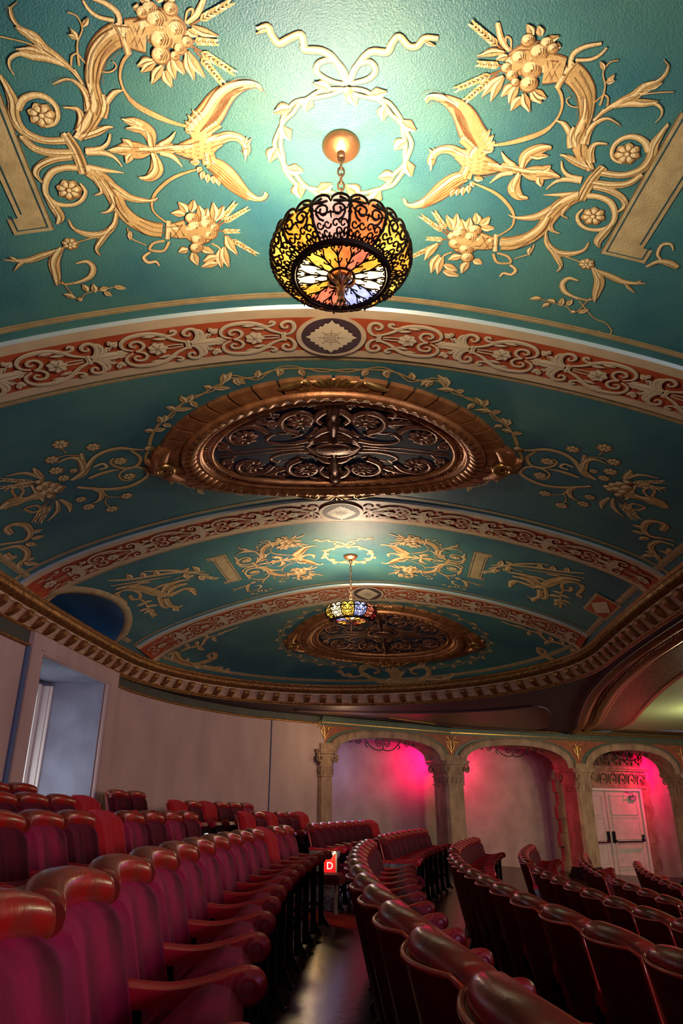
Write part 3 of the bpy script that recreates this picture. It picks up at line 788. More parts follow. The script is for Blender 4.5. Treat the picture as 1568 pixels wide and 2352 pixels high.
def seat(k, phi, style, last=False, end=None, down=False, idx=1, far=False, n=1):
    R = rowR(k); x = SCX-R*math.cos(phi); y = SCY+R*math.sin(phi)
    zc = -.109-RAKE*k-HB if k > -3 else .275-HB
    e = empty('theatre_seat', (x, y, zc), -phi)
    col = {'velvet': 'magenta velvet', 'velvetdark': 'dark maroon velvet', 'redcloth': 'bright red cloth'}[style]
    side = 'beyond aisle' if far else 'before aisle'
    tag(e, '%s seat, %s from aisle, %s, %s' % (col, ORD[idx], RN[k], side), 'theatre seat', 'seats in curved rows %s' % side)
    put(_board, e)
    if style == 'redcloth': put(_padf, e)
    else: put(_pad[style], e); put(_roll, e)
    put(_cdr if down else _cu[style], e)
    put(_arm, e); put(_std, e)
    if last: put(_arm2, e, .54); put(_std2, e, .54)
    if end: put(_end if end == 'grey' else _endw, e)
    if down: c = put(_cd, e, -.60); c.name = 'folding_seat'; c.location.z = -.055; q = put(_std3, e, -.60); q.name = 'folding_seat_leg'
    return e
seats = {}
def block(k, phis, far=False, red=(), dark=(), end=None, down0=False):
    phis = sorted(phis); n = len(phis)
    for i, ph in enumerate(phis):
        idx = (i+1) if far else (n-i)
        st = 'redcloth' if idx in red else ('velvetdark' if (dark == 'all' or idx in dark) else 'velvet')
        e = seat(k, ph, st, last=(i == n-1), end=(end if i == 0 and far else None), down=(down0 and i == 0), idx=idx, far=far)
        seats[(k, far, idx)] = e
def ph(k, y): return math.asin((y-SCY)/rowR(k))
dphi = lambda k: .54/rowR(k)
def series(k, phase, y0, y1):
    out = []; i = -60
    while i < 80:
        p = phase+i*dphi(k); y = SCY+rowR(k)*math.sin(p)
        if y0 <= y <= y1: out.append(p)
        i += 1
    return out
# before the aisle
block(0, series(0, -.0903, .65, 7.95), red=(3,))
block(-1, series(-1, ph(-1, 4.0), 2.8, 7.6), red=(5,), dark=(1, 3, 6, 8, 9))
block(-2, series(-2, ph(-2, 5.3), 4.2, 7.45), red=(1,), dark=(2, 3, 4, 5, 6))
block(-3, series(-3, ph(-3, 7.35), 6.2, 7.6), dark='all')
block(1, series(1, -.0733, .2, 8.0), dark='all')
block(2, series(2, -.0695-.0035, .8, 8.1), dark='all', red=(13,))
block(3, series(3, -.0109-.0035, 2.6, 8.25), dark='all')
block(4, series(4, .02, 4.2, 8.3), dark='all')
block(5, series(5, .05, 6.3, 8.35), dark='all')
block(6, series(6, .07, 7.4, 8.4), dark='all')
# beyond the aisle
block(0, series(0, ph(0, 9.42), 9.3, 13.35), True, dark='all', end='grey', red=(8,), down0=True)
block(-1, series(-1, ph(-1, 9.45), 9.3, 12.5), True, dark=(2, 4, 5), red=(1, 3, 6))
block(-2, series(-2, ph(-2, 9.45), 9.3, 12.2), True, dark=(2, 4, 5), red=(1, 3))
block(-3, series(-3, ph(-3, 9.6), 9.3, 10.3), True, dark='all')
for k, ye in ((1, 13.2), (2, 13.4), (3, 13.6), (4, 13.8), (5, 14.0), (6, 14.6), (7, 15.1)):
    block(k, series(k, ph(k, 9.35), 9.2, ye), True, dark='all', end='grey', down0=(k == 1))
# seat numbers on the folded seats
def text_mesh(body, size, name, material, parent, loc, rot, depth=.002, align='CENTER'):
    cu = bpy.data.curves.new(name, 'FONT'); cu.body = body; cu.size = size; cu.extrude = depth; cu.align_x = align; cu.align_y = 'CENTER'
    t = bpy.data.objects.new(name, cu); C.objects.link(t)
    dg = bpy.context.evaluated_depsgraph_get(); me = bpy.data.meshes.new_from_object(t.evaluated_get(dg))
    C.objects.unlink(t); bpy.data.objects.remove(t)
    me.materials.clear(); me.materials.append(material)
    o = bpy.data.objects.new(name, me); C.objects.link(o); o.parent = parent; o.location = loc; o.rotation_euler = rot
    return o
# ---------------------------------------------------------------- chandeliers
def glassmat(name, col, e, s): 
    m = mat(name, col, 0.3, emit=e, estr=s, col2=tuple(c*.6 for c in col), nscale=14)
    nt = m.node_tree; b = nt.nodes['Principled BSDF']
    n = nt.nodes.new('ShaderNodeTexNoise'); n.inputs['Scale'].default_value = 22; n.inputs['Detail'].default_value = 5
    tc = [x for x in nt.nodes if x.type == 'TEX_COORD'][0]; nt.links.new(tc.outputs['Object'], n.inputs['Vector'])
    mp = nt.nodes.new('ShaderNodeMapRange'); mp.inputs[1].default_value = .3; mp.inputs[2].default_value = .7; mp.inputs[3].default_value = s*.55; mp.inputs[4].default_value = s*1.35
    nt.links.new(n.outputs['Fac'], mp.inputs[0]); nt.links.new(mp.outputs[0], b.inputs['Emission Strength'])
    return m
G = [glassmat('amber_glass', (.8, .45, .06), (1.0, .40, .035), .8), glassmat('yellow_glass', (.8, .6, .1), (1.0, .54, .07), .95),
     glassmat('rose_glass', (.8, .3, .25), (1.0, .22, .10), .6), glassmat('pearl_glass', (.8, .6, .6), (1.0, .50, .36), .62),
     glassmat('orange_glass', (.8, .3, .08), (1.0, .24, .05), .62), glassmat('white_hot_glass', (.9, .8, .6), (1.0, .72, .32), 1.9),
     glassmat('blue_glass', (.4, .5, .9), (.50, .52, 1.0), .75), glassmat('ruby_glass', (.7, .05, .08), (1.0, .02, .05), .6)]
PROF = [(.212, -.105), (.260, -.090), (.295, -.062), (.314, -.028), (.315, .005), (.308, .014), (.303, .018)]
NPAN = 12
def pr(v):
    i = min(int(v*(len(PROF)-1)), len(PROF)-2); f = v*(len(PROF)-1)-i
    a, b = PROF[i], PROF[i+1]; return a[0]+(b[0]-a[0])*f, a[1]+(b[1]-a[1])*f
def bowl(a, v, o=0.0):
    r, z = pr(max(0, min(1, v))); r += o
    if v > 1: z += (v-1)*.19
    return (r*math.cos(a), r*math.sin(a), z)
def scallop(a):       # two lobes to each panel
    k = (a/(PI/NPAN)) % 1.0
    return 1.0+.20*math.sqrt(max(0, 1-(2*k-1)**2))
def chandelier(t, cols, disc, label, power, zc, s_off=0.0):
    x, y = plan(VOFF+s_off, t); zt = vz(VOFF+s_off, t)
    ch = empty('chandelier', (x, y, zt), math.radians(7)); tag(ch, label, 'chandelier', 'stained glass bowl chandeliers')
    m = MB(); m.lathe([(0, -.055), (.018, -.055), (.03, -.05), (.075, -.036), (.093, -.012), (.093, 0), (0, 0)], n=28)
    cp = m.build('canopy', M['brass'], ch)
    sc_ = MB()
    for a in (1.0, 4.2): sc_.lathe([(0, -.052), (.006, -.05), (.006, -.03), (0, -.03)], (.05*math.cos(a), .05*math.sin(a), .008), 8)
    sc_.build('screw', M['chain'], cp)
    m = MB(); zb = -zc; zl = -.055; nl = int((abs(zb)-.055-.06)/.046)
    m.lathe([(0, -.03), (.02, -.03), (.02, .0), (0, 0)], (0, 0, -.052), 12)
    for i in range(nl+1):
        c = zl-.03-i*.046; a = (i % 2)*PI/2
        m.tube([(.015*math.cos(q)*math.cos(a), .015*math.cos(q)*math.sin(a), c+.030*math.sin(q)) for q in [2*PI*k/14 for k in range(14)]], .0052, 0, 6, closed=True)
    m.build('chain', M['chain'], ch)
    Z0 = Vector((0, 0, -zc))
    # glass bowl, one pane per panel
    gb = MB()
    for i in range(NPAN*2):
        rows = []
        for j in range(9):
            rows.append([(lambda p: (p[0], p[1], p[2]-zc))(bowl(PI/NPAN*(i+q/6), 0+(scallop(PI/NPAN*(i+q/6))-.01)*j/8, -.006)) for q in range(7)])
        gb.grid(rows, cols[(i//2) % len(cols)])
    gb.build('glass_bowl', G, ch, recalc=False)
    gd = MB(); nd = 14
    for i in range(nd):
        rows = []
        for j in range(6):
            r = .045+(.212-.045)*j/5; rows.append([(r*math.cos(2*PI*(i+q/5)/nd), r*math.sin(2*PI*(i+q/5)/nd), -.108-zc) for q in range(6)])
        gd.grid(rows, disc[i % len(disc)])
    gd.add([(.05*math.cos(2*PI*q/14), .05*math.sin(2*PI*q/14), -.107-zc) for q in range(14)], [tuple(range(14))], 4)
    gd.build('glass_disc', G, ch, recalc=False)
    # ironwork of the bowl
    k = MB()
    def bt(P, r=.0042, n=5, closed=False): k.tube([(lambda p: (p[0], p[1], p[2]-zc))(bowl(a, v, .004)) for a, v in P], r, 0, n, closed=closed)
    bt([(2*PI*i/72, 0.0) for i in range(72)], .009, 6, True)
    bt([(2*PI*i/288, scallop(2*PI*i/288)) for i in range(288)], .0062, 6, True)
    dp = 2*PI/NPAN
    def spiral(a0, v0, ra, rv, turns, st, sg):
        P = []
        for q in range(int(turns*10)+1):
            th = st+sg*q/10*2*PI; f = 1-.75*q/(turns*10); P.append((a0+ra*f*math.cos(th), v0+rv*f*math.sin(th)))
        return P
    for i in range(NPAN):
        a = i*dp
        # heavy rib with leaf tuft and finial
        for q in range(6):
            v = .30+.72*q/6; r_ = .012*(1.1-abs(q-3)/5)
            p = bowl(a, v, .004); n_ = Vector((math.cos(a), math.sin(a), 0)); tt = Vector((-math.sin(a), math.cos(a), 0))
            c = Vector(p)-Vector((0, 0, zc)); k.add([c-tt*r_*1.3, c+Vector((0, 0, .026)), c+tt*r_*1.3, c-Vector((0, 0, .02)), c+n_*.006], [(0, 1, 4), (1, 2, 4), (2, 3, 4), (3, 0, 4)], 0)
        bt([(a, .0), (a, .3), (a, .6), (a, 1.0)], .007)
        for sg in (-1, 0, 1):
            c = Vector(bowl(a, 1.0, .004))-Vector((0, 0, zc)); tt = Vector((-math.sin(a), math.cos(a), 0))
            k.add([c-tt*.005, c+tt*.005, c+tt*sg*.012+Vector((0, 0, .030-.008*abs(sg)))], [(0, 1, 2)], 0)
        for sg in (-1, 1):
            am = a+dp/2
            # big C scrolls in the upper field
            bt(spiral(am+sg*dp*.235, .84, dp*.235, .27, 1.5, PI/2, -sg), .0058)
            bt(spiral(am+sg*dp*.20, .46, dp*.20, .17, 1.45, -PI/2, sg), .0052)
            bt([(am+sg*dp*.02, .42), (am+sg*dp*.22, .40), (am+sg*dp*.44, .50)], .0042)
            # small reticulated scrolls near the disc
            for vv, aa, rr in ((.24, .12, .10), (.24, .34, .10), (.12, .20, .09), (.12, .42, .08), (.04, .08, .07), (.05, .30, .07)):
                bt(spiral(am+sg*dp*aa, vv, dp*rr*1.15, .075, 1.0, 0, sg), .0045, 4)
        bt([(a+dp/2, .0), (a+dp/2, .45)], .004)
    k.build('ironwork', M['cage'], ch, recalc=False)
    # ironwork of the disc
    d = MB(); zz = -.114-zc
    def ct(P, r, closed=False, n=5): d.tube([(x_, y_, zz+(q[0] if q else 0)) for x_, y_, *q in P], r, 0, n, closed=closed)
    for R_, r in ((.213, .010), (.198, .005), (.058, .007)): ct([(R_*math.cos(2*PI*i/56), R_*math.sin(2*PI*i/56)) for i in range(56)], r, True)
    for i in range(14):
        a = 2*PI*i/14
        ct([(r*math.cos(a), r*math.sin(a)) for r in (.055, .11, .165)], .0042)
        for sg in (-1, 1):
            P = [(.13, 0), (.158, .010), (.180, .022), (.193, .017), (.188, .008), (.178, .012)]
            ct([(r*math.cos(a)-sg*o*math.sin(a), r*math.sin(a)+sg*o*math.cos(a)) for r, o in catmull(P, 3)], .0035)
            P = [(.085, 0), (.10, .008), (.113, .016), (.118, .011)]
            ct([(r*math.cos(a)-sg*o*math.sin(a), r*math.sin(a)+sg*o*math.cos(a)) for r, o in catmull(P, 3)], .003)
            P = [(.198, .030), (.182, .042)]
            ct([(r*math.cos(a)-sg*o*math.sin(a), r*math.sin(a)+sg*o*math.cos(a)) for r, o in P], .003)
    d.build('disc_tracery', M['cage'], ch, recalc=False)
    f = MB(); f.lathe([(0, -.0), (.040, -.002), (.034, -.02), (.020, -.030), (.024, -.05), (.016, -.075), (.017, -.10), (.011, -.112), (.012, -.128), (0, -.132)], (0, 0, zz), 14)
    for i in range(7):
        a = 2*PI*i/7
        f.tube([(r*math.cos(a), r*math.sin(a), zz+z_) for r, z_ in catmull([(.016, -.052), (.045, -.045), (.060, -.018), (.048, .0), (.038, -.012)], 4)], .006, 0, 5)
    for i in range(5):
        a = 2*PI*i/5+.4
        f.tube([(r*math.cos(a), r*math.sin(a), zz+z_) for r, z_ in catmull([(.010, -.115), (.018, -.140), (.030, -.150)], 3)], .0055, 0, 5)
    f.build('finial', M['chain'], ch, recalc=False)
    for k_ in range(3):
        a = 2*PI*k_/3+.5; light('POINT', (x+.17*math.cos(a), y+.17*math.sin(a), zt-zc+.055), power/3, WARM, .05, None, 'chandelier_bulb')
    return ch
# panel colours, counted from +x round to +y ; the camera looks along +y
c1 = [1, 0, 4, 2, 0, 1, 1, 0, 3, 4, 1, 0]
d1 = [5, 6, 6, 2, 2, 0, 5, 5, 1, 0, 4, 2, 0, 5]
chandelier(2.507, c1, d1, 'large stained glass chandelier in black ironwork hanging closest to the camera', 54, .705, -.045)
c2 = [2, 7, 1, 1, 0, 1, 1, 5, 1, 6, 2, 7]
d2 = [1, 4, 7, 2, 0, 1, 7, 6, 6, 0, 5, 1, 4, 2]
chandelier(8.478, c2, d2, 'stained glass chandelier hanging far down the vault before the second grille', 38, .735, .05)
chandelier(-3.46, c1, d1, 'added unseen stained glass chandelier in the rear bay, beyond the top edge of the picture', 50, .72)  # out of view, added for highlights on the seat leather
# ---------------------------------------------------------------- painted decoration, in metres across (s, from the crown line) and along (t) the vault
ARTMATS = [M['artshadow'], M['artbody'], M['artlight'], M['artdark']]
def rb_(mb, pts, mi, h, sub=5, dx=0.0, dy=0.0, k=1.0, add=0.0, conv=.10):
    P = catmull([(a+dx, b+dy, c*k+add) for a, b, c in pts], sub); n = len(P); rows = []
    for i, (s, t, w_) in enumerate(P):
        a = P[max(0, i-1)]; b = P[min(n-1, i+1)]; ex, ey = b[0]-a[0], b[1]-a[1]; l = math.hypot(ex, ey) or 1e-6
        nx, ny = -ey/l, ex/l; w_ = max(w_, .0008)
        g = lambda f: (max(VOFF-VW*.999, min(VOFF+VW*.999, s+nx*w_*f)), t+ny*w_*f)
        rows.append([vpos(*g(-1), h), vpos(*g(0), h+w_*conv), vpos(*g(1), h)])
    mb.grid(rows, mi)
def disc(mb, s, t, r, mi, h, n=14, wob=0.0, nw=7, ph=0.0):
    vs = [vpos(s+r*(1+wob*math.cos(nw*2*PI*i/n/1.0+ph))*math.cos(2*PI*i/n), t+r*(1+wob*math.cos(nw*2*PI*i/n+ph))*math.sin(2*PI*i/n), h) for i in range(n)]+[vpos(s, t, h+.003)]
    mb.add(vs, [(i, (i+1) % n, n) for i in range(n)], mi)
def paint(name, ops, F, k=1.0, parent=None, B=0.0, label=None):
    """ops drawn through the map F(s, t) -> (s, t); k scales widths; B = base height"""
    mb = MB()
    for kind, v in ops:
        P = [(*F(v[i], v[i+1]), v[i+2]*k) for i in range(0, len(v), 3)]
        if kind in 'ST':
            sub = 5 if len(P) < 12 else 3
            wm = max(p[2] for p in P)
            if len(P) == 1: continue
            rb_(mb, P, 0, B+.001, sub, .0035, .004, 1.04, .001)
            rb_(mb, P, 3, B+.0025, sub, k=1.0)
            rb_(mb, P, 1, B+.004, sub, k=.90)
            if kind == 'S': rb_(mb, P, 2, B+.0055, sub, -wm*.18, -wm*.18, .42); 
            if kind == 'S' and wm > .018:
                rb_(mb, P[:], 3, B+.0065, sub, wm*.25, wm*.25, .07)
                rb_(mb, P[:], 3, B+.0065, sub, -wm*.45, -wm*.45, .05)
        elif kind == 'D': rb_(mb, P, 3, B+.0095, 4, k=.55)
        elif kind in 'LW':
            (x0, y0, w_), (x1, y1, _) = P; dx, dy = x1-x0, y1-y0; l = math.hypot(dx, dy) or 1e-3; nx, ny = -dy/l, dx/l
            if kind == 'L':
                w_ *= 1.45
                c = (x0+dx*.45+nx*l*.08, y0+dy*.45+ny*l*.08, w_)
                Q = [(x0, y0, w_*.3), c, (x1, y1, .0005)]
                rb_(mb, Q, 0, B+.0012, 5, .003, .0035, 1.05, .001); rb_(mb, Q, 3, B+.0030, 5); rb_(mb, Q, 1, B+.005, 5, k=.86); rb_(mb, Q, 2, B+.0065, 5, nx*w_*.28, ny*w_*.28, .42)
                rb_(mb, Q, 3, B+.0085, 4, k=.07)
            else:
                rb_(mb, [(x0, y0, w_*.25), (x0+dx*.6, y0+dy*.6, w_*.35), (x1, y1, .0006)], 3, B+.003, 5)
                m_ = 8
                for j in range(m_):
                    f = .25+.72*j/m_
                    for sg in (-1, 1):
                        bx, by = x0+dx*f, y0+dy*f; q = l*.16
                        tx, ty = bx+dx/l*q+sg*nx*w_*(1.1-.5*f), by+dy/l*q+sg*ny*w_*(1.1-.5*f)
                        rb_(mb, [(bx, by, w_*.14), ((bx+tx)/2+sg*nx*w_*.25, (by+ty)/2+sg*ny*w_*.25, w_*.30), (tx, ty, .0005)], 1 if (j+sg) % 3 else 2, B+.005+.0004*j, 3)
        elif kind == 'C':
            s, t, r = P[0]
            r *= 1.12; hh = B+.006+.0004*(len(mb.v) % 5)
            disc(mb, s+.003, t+.004, r*1.10, 3, hh, 16); disc(mb, s, t, r*.95, 1, hh+.0012, 16); disc(mb, s-r*.15, t-r*.15, r*.66, 2, hh+.0022, 14)
            disc(mb, s+r*.1, t+r*.1, r*.14, 3, hh+.0045, 8)
            for q in (0, 1, 2): rb_(mb, [(s+r*(.6-.3*q), t-r*.55, r*.03), (s+r*(.8-.25*q), t, r*.05), (s+r*(.5-.3*q), t+r*.62, r*.03)], 3, hh+.0038, 2)
        elif kind == 'R':
            s, t, r = P[0]
            disc(mb, s+.003, t+.004, r*1.03, 3, B+.004, 28, .10, 7); disc(mb, s, t, r*.92, 1, B+.0055, 28, .12, 7)
            for q in range(7):
                a = 2*PI*q/7; disc(mb, s+r*.55*math.cos(a), t+r*.55*math.sin(a), r*.24, 2, B+.0075, 8)
                rb_(mb, [(s+r*.3*math.cos(a+.45), t+r*.3*math.sin(a+.45), r*.03), (s+r*.85*math.cos(a+.45), t+r*.85*math.sin(a+.45), r*.05)], 3, B+.0095, 1)
            disc(mb, s, t, r*.26, 3, B+.010, 10); disc(mb, s, t, r*.19, 2, B+.0115, 10)
    o = mb.build(name, ARTMATS, parent or ceiling, recalc=False)
    return tag(o, label) if label else o
